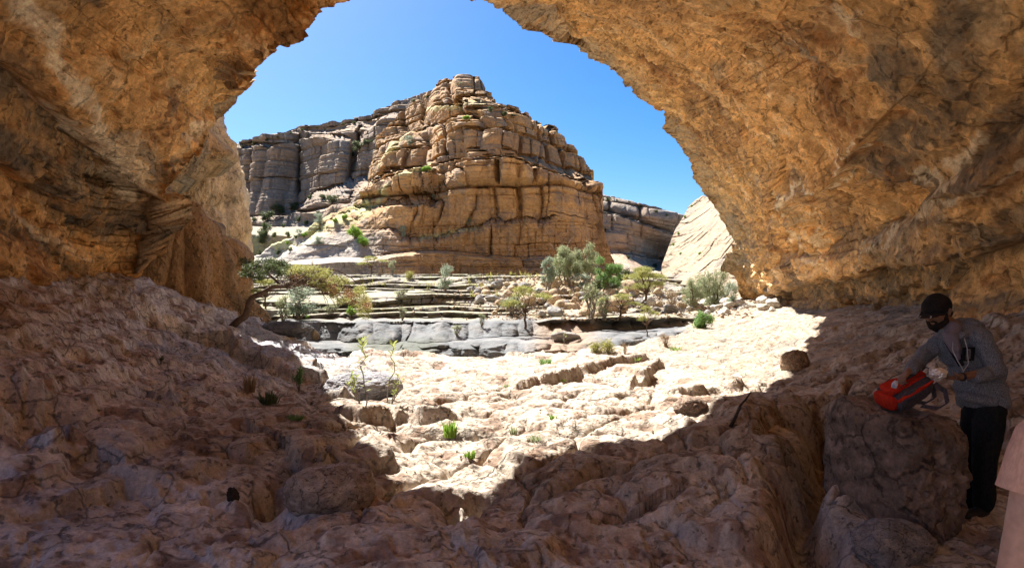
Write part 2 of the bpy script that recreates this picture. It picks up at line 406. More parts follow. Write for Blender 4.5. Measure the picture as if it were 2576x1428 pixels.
def floor_h(X, Y, detail=True):
    X = np.asarray(X, F); Y = np.asarray(Y, F)
    R = np.sqrt(X * X + Y * Y)
    Z = _floor0(np.clip(X, -16, 16), np.clip(Y, -9, 40))
    U = UC + FPX * X / np.maximum(Y, .5); U = np.where(Y > .5, U, np.where(X > 0, 3500, -900))
    wx = fbm2(X * .9, Y * .9, 3, 3) * .35; wy = fbm2(X * .9 + 40, Y * .9, 3, 4) * .35
    x2 = X + wx * .6; y2 = Y + wy * .6
    for i, (ln, drop, far, near) in enumerate(STEPS):
        d, side, par = polydist(x2, y2, ln)
        ends = sstep(0, .12, par) * sstep(0, .12, 1 - par) if True else 1
        up = .62 * drop * np.exp(-d / far) * (.55 + .9 * sstep(-.5, .5, noise2(x2 * .9, y2 * .9, 160 + i)))
        lowr = -drop * .22 * np.exp(-d / (near * 3))
        sgn = side  # left side of a left-to-right line = far side
        Z = Z + np.where(sgn > 0, up * sstep(0, near * 1.2, d), lowr) * ends * (1 + .35 * noise2(x2 * 1.7, y2 * 1.7, 60 + i))
    right = sstep(2.0, 6.0, X) * sstep(9, 13, Y)              # the smooth slab on the right
    left = sstep(0.5, -2.0, X)
    rough = 1 - .72 * right
    if not detail: return Z
    Z = Z + .12 * fbm2(X * .45, Y * .45, 3, 11) * (1 - .3 * right)
    lit = sstep(-3.2, -1.5, X) * sstep(4.5, 5.5, Y) * sstep(9, 5, X)
    # beds: low ledges with rounded lips that follow the contours
    def terr(Z, q, k, s0, edge):
        zj = Z + q * .8 * fbm2(X * .5, Y * .5, 2, s0) + q * .12 * noise2(X * 3, Y * 3, s0 + 2)
        f = np.floor(zj / q); fr = zj / q - f
        return Z + k * (q * (f + sstep(0, edge, fr) ** 1.4 * .8 + fr * .2 - .5) - (zj - q * .5) + 0 * zj + .0)
    Z = terr(Z, .20, .62 - .3 * right - .2 * lit, 15, .22)
    Z = terr(Z, .07, .30, 16, .35)
    Z = Z + .035 * rough * billow2(x2 * .95, y2 * .95, 2, 21, .4)
    f1, f2, idv = worley2(x2 * 1.05 + .3 * wx, y2 * 1.2, 31)
    crack = np.clip((f2 - f1) * 3.0, 0, 1)
    near = sstep(15, 9, Y)
    Z = Z + rough * lit * near * (.13 * (crack ** .38 - 1) + .06 * (idv - .5) * np.minimum(crack * 2, 1) - .07 * np.exp(-((f2 - f1) / .05) ** 2))
    Z = Z + rough * (1 - lit) * (.10 * (crack ** .42 - 1) * sstep(-.1, .3, noise2(X * .4, Y * .4, 39)))
    f1, f2, idv = worley2(x2 * 2.3 + 7, y2 * 2.6, 37)
    c2 = np.clip((f2 - f1) * 2.6, 0, 1); patch = sstep(-.05, .35, noise2(X * .8, Y * .8, 38))
    Z = Z + rough * (.03 * (c2 ** .5 - 1) + .02 * (idv - .5) * np.minimum(c2 * 2, 1)) * patch
    Z = Z + .014 * rough * fbm2(x2 * 3.3, y2 * 3.3, 3, 41, .55)
    # flaked scars with crisp edges, lumps with sharp creases in the shaded part
    for (fq_, a_, s_) in ((.8, .040, 231), (1.9, .022, 232), (4.2, .011, 233)):
        Z = Z - rough * (1 - .45 * lit) * a_ * (sstep(.02, .06, noise2(x2 * fq_, y2 * fq_ * 1.25, s_)) + .6 * sstep(.24, .28, noise2(x2 * fq_, y2 * fq_ * 1.25, s_ + 5)))
    Z = Z + (1 - lit) * rough * (.038 * billow2(x2 * 1.5, y2 * 1.7, 2, 241, .5) - .01)
    # solution pits
    f1, f2, idv = worley2(x2 * 3.7, y2 * 3.7, 51)
    Z = Z - .04 * (idv > .55) * (1 - sstep(0.05, .38, f1)) * (1 - .7 * right) * (.5 + .5 * left)
    f1, f2, idv = worley2(X * 9.5 + wx, Y * 9.5, 52)
    Z = Z - .020 * (idv > .5) * (1 - sstep(0, .4, f1)) * (1 - .6 * right)
    Z = Z + .010 * fbm2(X * 11, Y * 11, 3, 61, .6) * (1 - .3 * right)
    # thin bedding flakes on the slab at the right
    w = fbm2(X * .5, Y * .5, 3, 71) * 2.2 + (Y * .9 + X * .35)
    Z = Z + right * .05 * (np.abs((w * 1.4) % 1 - .5) * 2) ** .6 + right * .04 * billow2(X * 1.1, Y * 2.3, 3, 72)
    # the cleft beside the block on the right, the hole far left
    for (ln, wd, dp) in ((_w([(2040,1000,8.4),(2090,1080,6.9),(2060,1180,5.6),(2010,1300,4.8),(2040,1428,4.1)]), .16, .7),
                         (_w([(20,1010,5.6),(90,1035,5.4),(150,1010,5.7)]), .3, .5),
                         (_w([(1130,1240,5.4),(1170,1300,5.0),(1190,1200,5.7)]), .12, .3),
                         (_w([(560,1250,4.9),(600,1235,5.0)]), .06, .18),
                         (_w([(1400,1230,5.4),(1500,1190,5.8),(1560,1160,6.1)]), .10, .25),
                         (_w([(690,1235,5.3),(715,1300,4.9),(740,1330,4.7)]), .12, .3)):
        d, s_, p_ = polydist(x2, y2, ln)
        Z = Z - dp * .8 * np.exp(-(d / wd) ** 2)
    # break-off
    e = floor_edge(U) * (1 + .03 * noise2(U / 60., 0 * U, 81) + .012 * noise2(U / 14., 0 * U, 82))
    t = (R / np.sqrt(1 + ((np.clip(U, -500, 3000) - UC) / FPX) ** 2) - e)
    Z = Z - sstep(-.35, .0, t) * .18 - np.clip(t, 0, 2.2) * 2.6
    return Z

def build_floor():
    # rings: fine close by, coarser with distance; fine columns inside the view
    r = [1.3]
    while r[-1] < 46: r.append(r[-1] + .0125 / Q * (max(r[-1], 3.0) / 4) ** 1.28)
    r = np.array([.02, .5, .9] + r, F)
    a0 = math.radians(43)
    a = np.concatenate([np.linspace(-math.pi, -a0, 60)[:-1], np.linspace(-a0, a0, int(1150 * Q)), np.linspace(a0, math.pi, 60)[1:-1]]).astype(F)
    RR, AA = np.meshgrid(r, a, indexing='ij')
    # bend the outermost rings back: the floor never reaches past its own edge
    X = RR * np.sin(AA); Y = RR * np.cos(AA)
    U = UC + FPX * X / np.maximum(Y, .5); U = np.where(Y > .5, U, np.where(X > 0, 3500, -900))
    lim = np.clip((floor_edge(U) + 2.6) * np.sqrt(1 + ((np.clip(U, -500, 3000) - UC) / FPX) ** 2), 1, 46)
    back = np.where(Y < 0, 11.0, 46.)
    RR = np.minimum(RR, np.minimum(lim, back)); X = RR * np.sin(AA); Y = RR * np.cos(AA)
    Z = floor_h(X, Y)
    V = np.stack([X, Y, Z], -1)
    # colour (patches of bare rock, dust, grey lichened rock; toned down where the sun falls)
    n1 = fbm2(X * .5, Y * .5, 4, 91); n2 = fbm2(X * 1.7, Y * 1.7, 4, 92); n3 = fbm2(X * 5, Y * 5, 3, 93)
    C = np.zeros(V.shape, F) + np.array((.60, .54, .495), F)
    C = mixc(C, (.68, .63, .58), sstep(-.1, .5, n2))
    C = mixc(C, (.45, .36, .30), sstep(.1, .7, n1 * .6 + n3 * .6))
    U = UC + FPX * X / np.maximum(Y, .5); VV = VC - FPX * Z / np.maximum(Y, .5)
    def blob(u, v, ru, rv, k=1.0):
        return sstep(1.15, .45, np.sqrt(((U - u) / ru) ** 2 + ((VV - v) / rv) ** 2) + .45 * n2) * k
    C = mixc(C, (.30, .20, .15), sstep(.12, .34, fbm2(X * 2.2 + 5, Y * 2.6, 4, 97, .6)) * .8)
    C = mixc(C, (.74, .69, .64), sstep(.15, .4, fbm2(X * 1.6 + 9, Y * 1.9, 4, 98, .6)) * .6)
    n4 = noise2(X * 14, Y * 14, 94); C = C * (1 + .22 * n3 + .25 * n4)[..., None]
    grey = np.zeros_like(X)
    for b in ((560, 860, 260, 70), (700, 900, 170, 80), (880, 960, 120, 60), (420, 980, 110, 60), (300, 1210, 160, 90, .6), (120, 1280, 120, 60, .5),
              (740, 1260, 70, 110), (1780, 1290, 150, 130, .7), (2150, 1330, 160, 130, .9), (1240, 1390, 120, 50, .6), (1660, 1200, 120, 70, .5),
              (2250, 1380, 300, 90, .7), (1800, 880, 180, 40, .7), (1640, 880, 80, 30, .5), (2000, 1180, 60, 110, .6)):
        grey = np.maximum(grey, blob(*b))
    C = mixc(C, (.37, .375, .40), grey * sstep(-.45, .25, n3 + n1))
    right = sstep(2.0, 6.0, X) * sstep(9, 13, Y)
    C = mixc(C, (.56, .46, .36), right * .6)
    C = mixc(C, (.36, .345, .33), right * sstep(-.05, .35, fbm2(X * .7, Y * 1.6, 4, 95)) * .8)
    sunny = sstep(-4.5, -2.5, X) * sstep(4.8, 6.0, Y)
    C = C * (1 - sunny[..., None] * np.array((.31, .355, .43), F))  # sun patch painted darker in the colour, so it does not burn out
    C = mixc(C, (.40, .25, .15), blob(0, 760, 330, 60, .6))
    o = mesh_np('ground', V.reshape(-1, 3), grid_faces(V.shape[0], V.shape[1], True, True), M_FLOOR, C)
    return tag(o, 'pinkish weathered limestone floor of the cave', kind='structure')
FLOOR = build_floor()
# ------------------------------------------------------------------ the cave shell: rim of the opening, ceiling and walls, closed behind the camera but for an added light opening
RIM = [(300,790,13.5),(330,740,13.8),(375,650,13.4),(400,560,13.0),(402,510,12.8),(430,460,12.8),(500,390,14.2),(545,302,15.7),(590,262,16.0),(608,240,15.6),(622,222,11.9),(640,185,10.0),(660,150,9.3),(700,112,8.7),
       (760,80,8.55),(800,42,9.1),(850,12,10.2),(890,-2,10.5),(960,-30,11.2),(1060,-40,11.9),(1150,-4,12.8),(1200,12,13.7),(1270,40,15.2),(1340,90,16.7),
       (1400,125,18.2),(1450,138,19.2),(1500,165,20.7),(1560,200,21.4),(1610,250,22.2),(1665,285,23.0),(1680,330,23.9),(1720,385,25.5),
       (1745,420,26.5),(1750,455,27.2),(1780,500,28.5),(1800,530,29.3),(1822,565,30.4),(1842,600,31.5),(1842,640,32.2),(1828,675,33),(1850,700,33.4),(1862,740,34),(1850,800,34.5)]
# control depths of the inside surface (photograph position, distance)
SC_ = [(x[0], x[1], x[2]) for x in RIM[::2]] + [
       (-700,-700,3.4),(-700,300,4.2),(-700,900,4.6),(0,-600,4.2),(900,-700,4.4),(1800,-700,4.8),(2700,-700,4.6),(3300,-300,4.6),(3300,400,5.0),(3300,900,5.4),
       (0,0,6.1),(0,300,6.9),(0,550,8.4),(0,720,9.0),(200,760,11.4),(150,500,9.4),(250,620,11.4),(200,250,7.4),(300,100,7.2),(500,0,7.7),(450,200,8.9),(420,350,10.6),(330,480,11.4),(600,60,9.2),
       (1400,-250,6.6),(1600,0,8.6),(1700,150,12),(1900,0,7.6),(1900,250,10.6),(2100,120,8.0),(2300,0,6.6),(2576,0,5.9),(2300,250,7.8),(2576,300,6.9),(2000,450,13.5),(2200,450,10.4),(2400,500,8.8),
       (1900,600,20.5),(1950,700,24),(2050,620,16.5),(2100,740,18.5),(2200,650,13.5),(2300,770,14.6),(2400,680,10.6),(2576,600,8.2),(2576,780,8.8),(2500,790,9.8),(1750,300,17.5),(1800,420,19.5),(2000,790,24)]
sc_a = np.array(SC_, float)
_ld = tps(sc_a[:, :2], np.log(sc_a[:, 2]), .0004)

M_SHELLS = []
def stain_light_fields(U, V_, P):
    """colour of the cave rock from patches laid out as on the walls"""
    x, y, z = P[..., 0], P[..., 1], P[..., 2]
    n1 = fbm3(x * .35, y * .35, z * .5, 4, 101); n2 = fbm3(x * 1.3, y * 1.3, z * 1.6, 4, 102); n3 = fbm3(x * 4.2, y * 4.2, z * 4.2, 3, 103)
    wu = U + 55 * n2 + 20 * n3; wv = V_ + 45 * n1 + 18 * n3
    def line(pts, r, k=1.0):
        d, _, _ = polydist(wu, wv, pts)
        return sstep(r, r * .35, d + r * .35 * n3) * k
    C = np.zeros(P.shape, F) + np.array((.80, .465, .18), F)
    C = mixc(C, (.80, .55, .28), sstep(.0, .6, n2 + .4 * n3))
    C = mixc(C, (.40, .195, .07), sstep(.08, .7, n1 * .9 + n3 * .7))
    dark = np.zeros_like(x); pale = np.zeros_like(x); grey = np.zeros_like(x); brown = np.zeros_like(x)
    def mx(a, b): return np.maximum(a, b)
    # left wall: stains; undercut shade and the lit ridge edge are painted in too
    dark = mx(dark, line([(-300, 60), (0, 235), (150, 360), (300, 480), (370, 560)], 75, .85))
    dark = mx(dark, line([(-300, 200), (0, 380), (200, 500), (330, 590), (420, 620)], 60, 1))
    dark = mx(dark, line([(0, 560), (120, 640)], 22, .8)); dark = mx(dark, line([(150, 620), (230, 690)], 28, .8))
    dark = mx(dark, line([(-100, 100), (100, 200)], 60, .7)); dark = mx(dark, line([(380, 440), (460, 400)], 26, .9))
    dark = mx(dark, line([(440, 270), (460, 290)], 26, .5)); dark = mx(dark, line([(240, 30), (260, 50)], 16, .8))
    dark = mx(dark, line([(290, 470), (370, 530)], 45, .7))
    pale = mx(pale, line([(60, -20), (90, 60), (170, 140), (200, 230), (260, 330)], 52, 1))
    pale = mx(pale, line([(260, 330), (330, 420)], 40, .8)); pale = mx(pale, line([(150, 320), (300, 420), (340, 470)], 22, .9))
    pale = mx(pale, line([(0, 260), (110, 300)], 10, .8)); pale = mx(pale, line([(360, 450), (400, 540)], 22, .7))
    pale = mx(pale, line([(480, 350), (530, 320)], 25, .6)); pale = mx(pale, line([(90, 590), (260, 660)], 14, .5))
    grey = mx(grey, line([(500, 430), (560, 370), (600, 240)], 24, .8)); grey = mx(grey, line([(330, 350), (420, 450)], 30, .7))
    # right of the opening: grey lip, orange ceiling, dark swathes low on the right
    lip = [(1160, 10), (1330, 95), (1470, 150), (1590, 250), (1690, 380), (1760, 480), (1830, 590), (1850, 660)]
    grey = mx(grey, line(lip, 62, .85)); grey = mx(grey, line([(1300, 60), (1480, 190)], 40, .4))
    grey = mx(grey, line([(2010, 170), (2020, 190)], 38, .7))
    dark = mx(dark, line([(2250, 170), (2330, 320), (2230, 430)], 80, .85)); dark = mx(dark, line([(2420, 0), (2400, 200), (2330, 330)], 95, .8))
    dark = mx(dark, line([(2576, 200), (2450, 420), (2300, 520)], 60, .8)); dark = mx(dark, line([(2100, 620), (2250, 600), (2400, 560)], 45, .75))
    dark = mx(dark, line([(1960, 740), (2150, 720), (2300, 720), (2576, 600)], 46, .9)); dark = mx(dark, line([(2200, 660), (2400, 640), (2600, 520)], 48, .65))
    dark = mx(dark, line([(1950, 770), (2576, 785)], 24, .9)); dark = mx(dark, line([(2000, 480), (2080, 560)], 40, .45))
    brown = mx(brown, line([(2480, 420), (2700, 300)], 150, .8)); brown = mx(brown, line([(2080, 450), (2250, 520)], 80, .35)); brown = mx(brown, line([(1750, 250), (1830, 380)], 55, .6)); brown = mx(brown, line([(1500, 20), (1700, 60)], 60, .4)); brown = mx(brown, line([(2000, 60), (2180, 100)], 90, .35))
    pale = mx(pale, line([(2140, 40), (2160, 90)], 24, .5)); pale = mx(pale, line([(2190, 340), (2150, 400), (2080, 460), (1960, 500)], 10, .8))
    pale = mx(pale, line([(2420, 360), (2370, 430), (2310, 480)], 24, .6)); pale = mx(pale, line([(1990, 520), (2030, 600), (2070, 680)], 9, .7)); pale = mx(pale, line([(2180, 620), (2400, 490), (2576, 400)], 12, .5))
    pale = mx(pale, line([(1900, 705), (1960, 690), (2080, 672)], 14, .35))
    brk = sstep(-.6, .15, n3 + .5 * n2)
    n5 = noise3(x * 9, y * 9, z * 9, 134); C = C * (1 + .25 * n3 + .30 * n5)[..., None]
    C = mixc(C, (.30, .15, .065), brown * brk)
    C = C * (1 - .22 * sstep(.02, .07, noise3(x * 1.7 + .4 * n1, y * 1.7, z * 2.2, 232)))[..., None]
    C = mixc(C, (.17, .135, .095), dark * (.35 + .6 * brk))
    C = mixc(C, (.42, .36, .26), grey * (.4 + .6 * brk))
    C = mixc(C, (.90, .76, .52), pale * (.65 + .35 * brk))
    sp = sstep(.62, .9, noise3(x * 5, y * 5, z * 5, 133) + .35 * n2)
    C = mixc(C, (.66, .52, .36), sp * .5)
    return C

def build_cave():
    rim = np.array(RIM, float)
    # resample the rim
    seg = np.r_[0, np.cumsum(np.hypot(np.diff(rim[:, 0]), np.diff(rim[:, 1])))]
    nc = int(1400 * Q); s = np.linspace(0, seg[-1], nc)
    ru, rv, rd = (np.interp(s, seg, rim[:, i]).astype(F) for i in range(3))
    jag = 8 * noise2(s / 55., 0 * s, 5) + 5 * noise2(s / 17., 0 * s, 6) + 2.5 * noise2(s / 6., 0 * s, 8)
    cx, cy = 1180, 520
    dx, dy = ru - cx, rv - cy; L = np.hypot(dx, dy); dx /= L; dy /= L
    ru = ru + dx * jag; rv = rv + dy * jag
    # outer boundary of the inside surface: far outside the frame
    k = s / seg[-1]
    # angle from lower left over the top to lower right
    bp = np.array([(-780, 880), (-780, 100), (-780, -700), (300, -760), (1300, -760), (2400, -760), (3360, -700), (3360, 200), (3360, 900)], float)
    bk = np.array([0, .12, .24, .34, .44, .58, .74, .88, 1.0])
    ou = np.interp(k, bk, bp[:, 0]).astype(F); ov = np.interp(k, bk, bp[:, 1]).astype(F)
    # bottoms: first columns run along the floor on the left, last along the floor on the right
    nr = int(640 * Q); t = np.linspace(0, 1, nr).astype(F) ** 1.25
    T = t[:, None]
    U = ru[None] * (1 - T) + ou[None] * T; W = rv[None] * (1 - T) + ov[None] * T
    # keep the wall foot under the floor
    D = np.exp(_ld(U, W)).astype(F)
    m = np.exp(-T * 14)
    D = D * (1 - m) + rd[None] * m
    X = P3(U, W, D)
    N = grid_normals(X); sgn = np.sign((N * -X).sum(-1, keepdims=True)); N = N * sgn
    x, y, z = X[..., 0], X[..., 1], X[..., 2]
    fr = np.minimum(T * 5, 1)
    warp = fbm3(x * .3, y * .3, z * .3, 3, 201)
    low = sstep(3.6, .8, z)
    disp = .34 * fbm3(x * .33, y * .33, z * .45, 3, 202) * (.3 + .7 * fr)
    disp = disp + .10 * billow3(x * .8, y * .8, z * 1.2, 2, 203, .5) * (.4 + .6 * fr) + .10 * fbm3(x * 1.4, y * 1.4, z * 2, 3, 213, .55)
    disp = disp - .05 * np.clip(noise3(x * 3.0 + warp, y * 3.0, z * 4., 204) + .05, 0, 1) ** .6 - .035 * np.clip(noise3(x * 6.5, y * 6.5 + warp, z * 8., 206), 0, 1)
    disp = disp + .030 * fbm3(x * 9, y * 10, z * 10, 2, 205, .6)
    for (fq_, a_, s_) in ((.75, .07, 231), (1.7, .035, 232), (3.6, .018, 233)):
        disp = disp - a_ * sstep(.02, .07, noise3(x * fq_ + .4 * warp, y * fq_, z * fq_ * 1.3, s_)) - a_ * .5 * sstep(.22, .26, noise3(x * fq_, y * fq_ + .4 * warp, z * fq_ * 1.3, s_ + 5))
    # bedding: shelves that project from the walls
    zz = z * 1.25 + warp * 1.1 + .16 * x * np.sign(x)
    lay = np.floor(zz); fr_ = zz - lay
    amp = h01(lay, 3, 0, 9) * .5 + .2
    disp = disp + low * .30 * amp * (sstep(0, .25, fr_) - sstep(.55, 1, fr_) * .9)
    zz2 = z * 5.5 + warp * 5 + noise3(x * .8, y * .8, z, 207) * .8
    fr2 = zz2 - np.floor(zz2)
    disp = disp + low * .045 * h01(np.floor(zz2), 5, 0, 3) * np.sin(fr2 * math.pi)
    # folds: the dark wall on the left is undercut, creases on the right
    for (pl, dep, r_) in (([(-300, 30), (0, 190), (180, 330), (310, 450), (400, 545)], .65, 60), ([(-200, 330), (0, 440), (200, 540), (330, 610)], .4, 34),
                          ([(2576, 330), (2380, 470), (2200, 590), (2040, 640)], .35, 40), ([(1400, 60), (1500, 170), (1600, 270), (1690, 400), (1790, 560)], .35, 30),
                          ([(1960, 740), (2200, 700), (2576, 640)], .5, 26), ([(2200, 330), (2120, 430), (1990, 500)], -.3, 26), ([(1980, 500), (2060, 680)], -.25, 24)):
        d, side, _ = polydist(U + 25 * warp, W + 30 * noise3(x * .8, y * .8, z * .8, 210), pl)
        disp = disp - dep * np.where(side > 0, np.exp(-d / (r_ * 3.2)), np.exp(-d / (r_ * .35))) * 1.0
    X = X + N * disp[..., None] * np.minimum(D / 9., 1.35)[..., None]
    C = stain_light_fields(U, W, X)
    # back of the cave: rings carried behind the camera
    last = X[-1]; back = [last]
    for (f, by, bz, sx) in ((.35, -2, .2, 1.0), (.7, -5.5, .1, .95), (1.0, -9, -.3, .5)):
        tgt = last.copy(); tgt[:, 1] = by; tgt[:, 0] *= sx * 1.1; tgt[:, 2] = np.where(last[:, 2] > 0, last[:, 2] * 1.25 * sx, last[:, 2] - .8)
        back.append(tgt)
    back.append(np.tile(np.array([[0, -9.5, .5]], F), (nc, 1)))
    V = np.concatenate([X] + [b[None] for b in back[1:]], 0)
    Cc = np.concatenate([C] + [C[-1:]] * (len(back) - 1), 0)
    # outer face of the mountain above the opening
    outs = []
    for (f, dd, up) in ((.04, .45, .10), (.12, 1.1, .35), (.4, 1.6, 2.5), (1.2, 1.8, 9), (2.4, 1.0, 20), (4.0, -8, 34)):
        uu = ru + dx * f * 600; vv = rv + dy * f * 600
        p = P3(uu, vv, np.maximum(rd + dd, 3))
        outs.append(p)
    ext = np.stack(outs[::-1], 0)
    ext[..., :] += (.25 * fbm3(ext[..., 0] * .4, ext[..., 1] * .4, ext[..., 2] * .4, 3, 220))[..., None]
    V = np.concatenate([ext, V], 0); Cc = np.concatenate([np.zeros(ext.shape, F) + np.array((.45, .33, .2), F), Cc], 0)
    fq = grid_faces(V.shape[0], V.shape[1])
    # opening added behind the camera on the left, to light the shaded floor
    rowi = np.repeat(np.arange(V.shape[0] - 1), V.shape[1] - 1); coli = np.tile(np.arange(V.shape[1] - 1), V.shape[0] - 1)
    fq = fq[~((rowi >= V.shape[0] - 5) & (coli < .32 * nc))]
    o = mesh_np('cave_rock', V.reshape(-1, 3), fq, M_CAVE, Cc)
    tag(o, 'orange limestone ceiling and walls of the cave arch', kind='structure')
    return o
CAVE = build_cave()
# ------------------------------------------------------------------ block and bedding displacement for cliffs
def blocks(s, z, tl, wl, seed, groove=.10, gw=.10, prot=.6, warp=None, var=.6):
    """masonry-like jointed beds: s along the wall, z height, tl bed thickness, wl block width.
    returns outward displacement (m), and id in 0..1 of each block"""
    rs = np.random.RandomState(seed)
    th = tl * (1 - var + 2 * var * rs.rand(400)); edges = np.cumsum(th); edges = edges - edges[200]
    zz = z + (warp if warp is not None else 0)
    l = np.clip(np.searchsorted(edges, zz) - 1, 0, 398)
    lo = edges[l].astype(F); hi = edges[l + 1].astype(F)
    fz = np.clip((zz - lo) / (hi - lo), 0, 1)
    w = wl * (.5 + 1.1 * h01(l, 7, 0, seed))
    ss = s / w + h01(l, 9, 0, seed) * 50
    c = np.floor(ss); jit = (h01(c, l, 1, seed) - .5) * .6; jit2 = (h01(c + 1, l, 1, seed) - .5) * .6
    # jittered cell borders
    a = c + jit; b = c + 1 + jit2
    cc = np.where(ss < a, c - 1, np.where(ss > b, c + 1, c))
    a = np.where(ss < a, (c - 1) + (h01(c - 1, l, 1, seed) - .5) * .6, np.where(ss > b, b, a))
    b = np.where(cc == c - 1, c + jit, np.where(cc == c + 1, (c + 2) + (h01(c + 2, l, 1, seed) - .5) * .6, b))
    ds = np.minimum(ss - a, b - ss) * w; dz = np.minimum(fz, 1 - fz) * (hi - lo)
    idv = h01(cc, l, 2, seed)
    g = np.exp(-(ds / gw) ** 2) * np.clip(h01(cc, l, 4, seed) * 1.5 - .25, 0, 1)
    gz = np.exp(-(dz / (gw * .8)) ** 2) * np.clip(h01(l, 13, 0, seed) * 1.4 - .1, .1, 1)
    edge = np.minimum(1, ds / (gw * 1.6)) ** .5 * np.minimum(1, dz / (gw * 1.3)) ** .5
    tilt = (h01(cc, l, 6, seed) - .5) * (ss - (a + b) / 2) / (b - a) + (h01(cc, l, 8, seed) - .35) * (fz - .5) * .9
    d = prot * (.5 * h01(l, 11, 0, seed) + .5 * idv + .7 * tilt) - groove * np.maximum(g, gz) + groove * .18 * edge
    return d.astype(F), idv

def stair(U, V, D, beds, seed, hold=.78, creep=.18, wob=.8, freq=.07):
    """turn an even slope into cliffs and benches: inside every bed the face is nearly plumb"""
    out = D.copy()
    Z = -(V - VC) / FPX * D
    X = (U - UC) / FPX * D
    W = wob * fbm3(X * freq, D * freq * .5, Z * .04, 3, seed)
    edges = np.cumsum(np.r_[-20, beds * 40]).astype(F)
    for c in range(D.shape[1]):
        z0 = Z[:, c]; d0 = np.maximum.accumulate(D[:, c])
        zm = np.maximum.accumulate(z0 + np.arange(len(z0)) * 1e-5)
        zw = zm + W[:, c]
        l = np.clip(np.searchsorted(edges, zw) - 1, 0, len(edges) - 2)
        lo, hi = edges[l], edges[l + 1]
        t = (zw - lo) / (hi - lo)
        r = np.where(t < hold, t / hold * creep, creep + (1 - creep) * ((t - hold) / (1 - hold)))
        zz = lo + (hi - lo) * r - W[:, c]
        out[:, c] = np.interp(zz, zm, d0)
    return out

def relief(name, ucols, vrows_fn, depth_fn, disp_fn, col_fn, mat, back, label):
    """a rock face seen from the front: columns u, rows from foot to skyline, every point at its own depth,
    displaced along its normal; the mass is closed behind the skyline by the rows `back` (dy, dz)"""
    nr, nc = vrows_fn.shape
    U = np.tile(ucols[None].astype(F), (nr, 1)); W = vrows_fn.astype(F)
    D = depth_fn(U, W).astype(F)
    X = P3(U, W, D)
    N = grid_normals(X); N = N * np.sign((N * -X).sum(-1, keepdims=True))
    hor = np.sqrt(N[..., 0] ** 2 + N[..., 1] ** 2)
    N[..., 2] *= .25; N /= np.linalg.norm(N, axis=-1, keepdims=True)
    dd, aux = disp_fn(X, U, W)
    N = N * .25 + np.array((0, -.9, 0), F)
    X = X + N * (dd * (.12 + .88 * hor))[..., None]
    C = col_fn(X, U, W, aux)
    rows = [X]; cols = [C]
    top = X[-1]
    for (dy, dz) in back:
        p = top.copy(); sc = (p[:, 1] + dy) / p[:, 1]; p[:, 0] *= sc; p[:, 1] += dy; p[:, 2] += dz; rows.append(p[None]); cols.append(C[-1:])
    V = np.concatenate(rows, 0); C = np.concatenate(cols, 0)
    o = mesh_np(name, V.reshape(-1, 3), grid_faces(V.shape[0], V.shape[1], False, True), mat, C)
    return tag(o, label, kind='structure')

def rows(nr, foot, sky, power=1.0):
    t = np.linspace(0, 1, nr)[:, None] ** power
    return foot[None] * (1 - t) + sky[None] * t

# ------------------------------------------------------------------ wadi bed and the stepped far bank (heightfield)
# profile control: photograph position and distance
BC = [(560,800,19),(640,800,21),(760,800,22),(820,815,21),(900,800,23),(1000,800,23.5),(1100,805,23),(1200,806,22.5),(1300,815,22),(1400,830,22),(1500,835,22.5),(1600,830,24),
      (1000,790,26),(1200,790,26.5),(1400,795,26),(1550,800,27),(1650,795,29),(1800,775,34),(1900,762,40),
      (700,760,28),(900,765,29),(1100,768,28.5),(1250,770,28.5),(1400,768,28.5),(1550,770,30),(1660,770,33),
      (620,740,33),(800,738,34),(1000,738,34),(1180,738,33.5),(1330,735,33),(1450,725,33),(1560,745,33),(1700,745,38),(1850,738,44),
      (640,720,39),(800,712,40),(950,712,41),(1150,712,40),(1300,700,39.5),(1450,693,38),(1540,705,38),(1620,725,42),(1750,725,48),
      (560,690,46),(700,690,48),(900,693,49),(1150,691,50),(1300,688,47),(1450,686,46),(1560,700,48),(1660,715,56),(1800,700,60),
      (500,650,62),(700,650,60),(900,670,60),(1300,680,58),(1600,690,64),(1750,690,75),(2000,700,60),(2200,740,45)]
bcp = np.array([pt(*c) for c in BC])
_bank0 = tps(bcp[:, :2], bcp[:, 2], .0006)

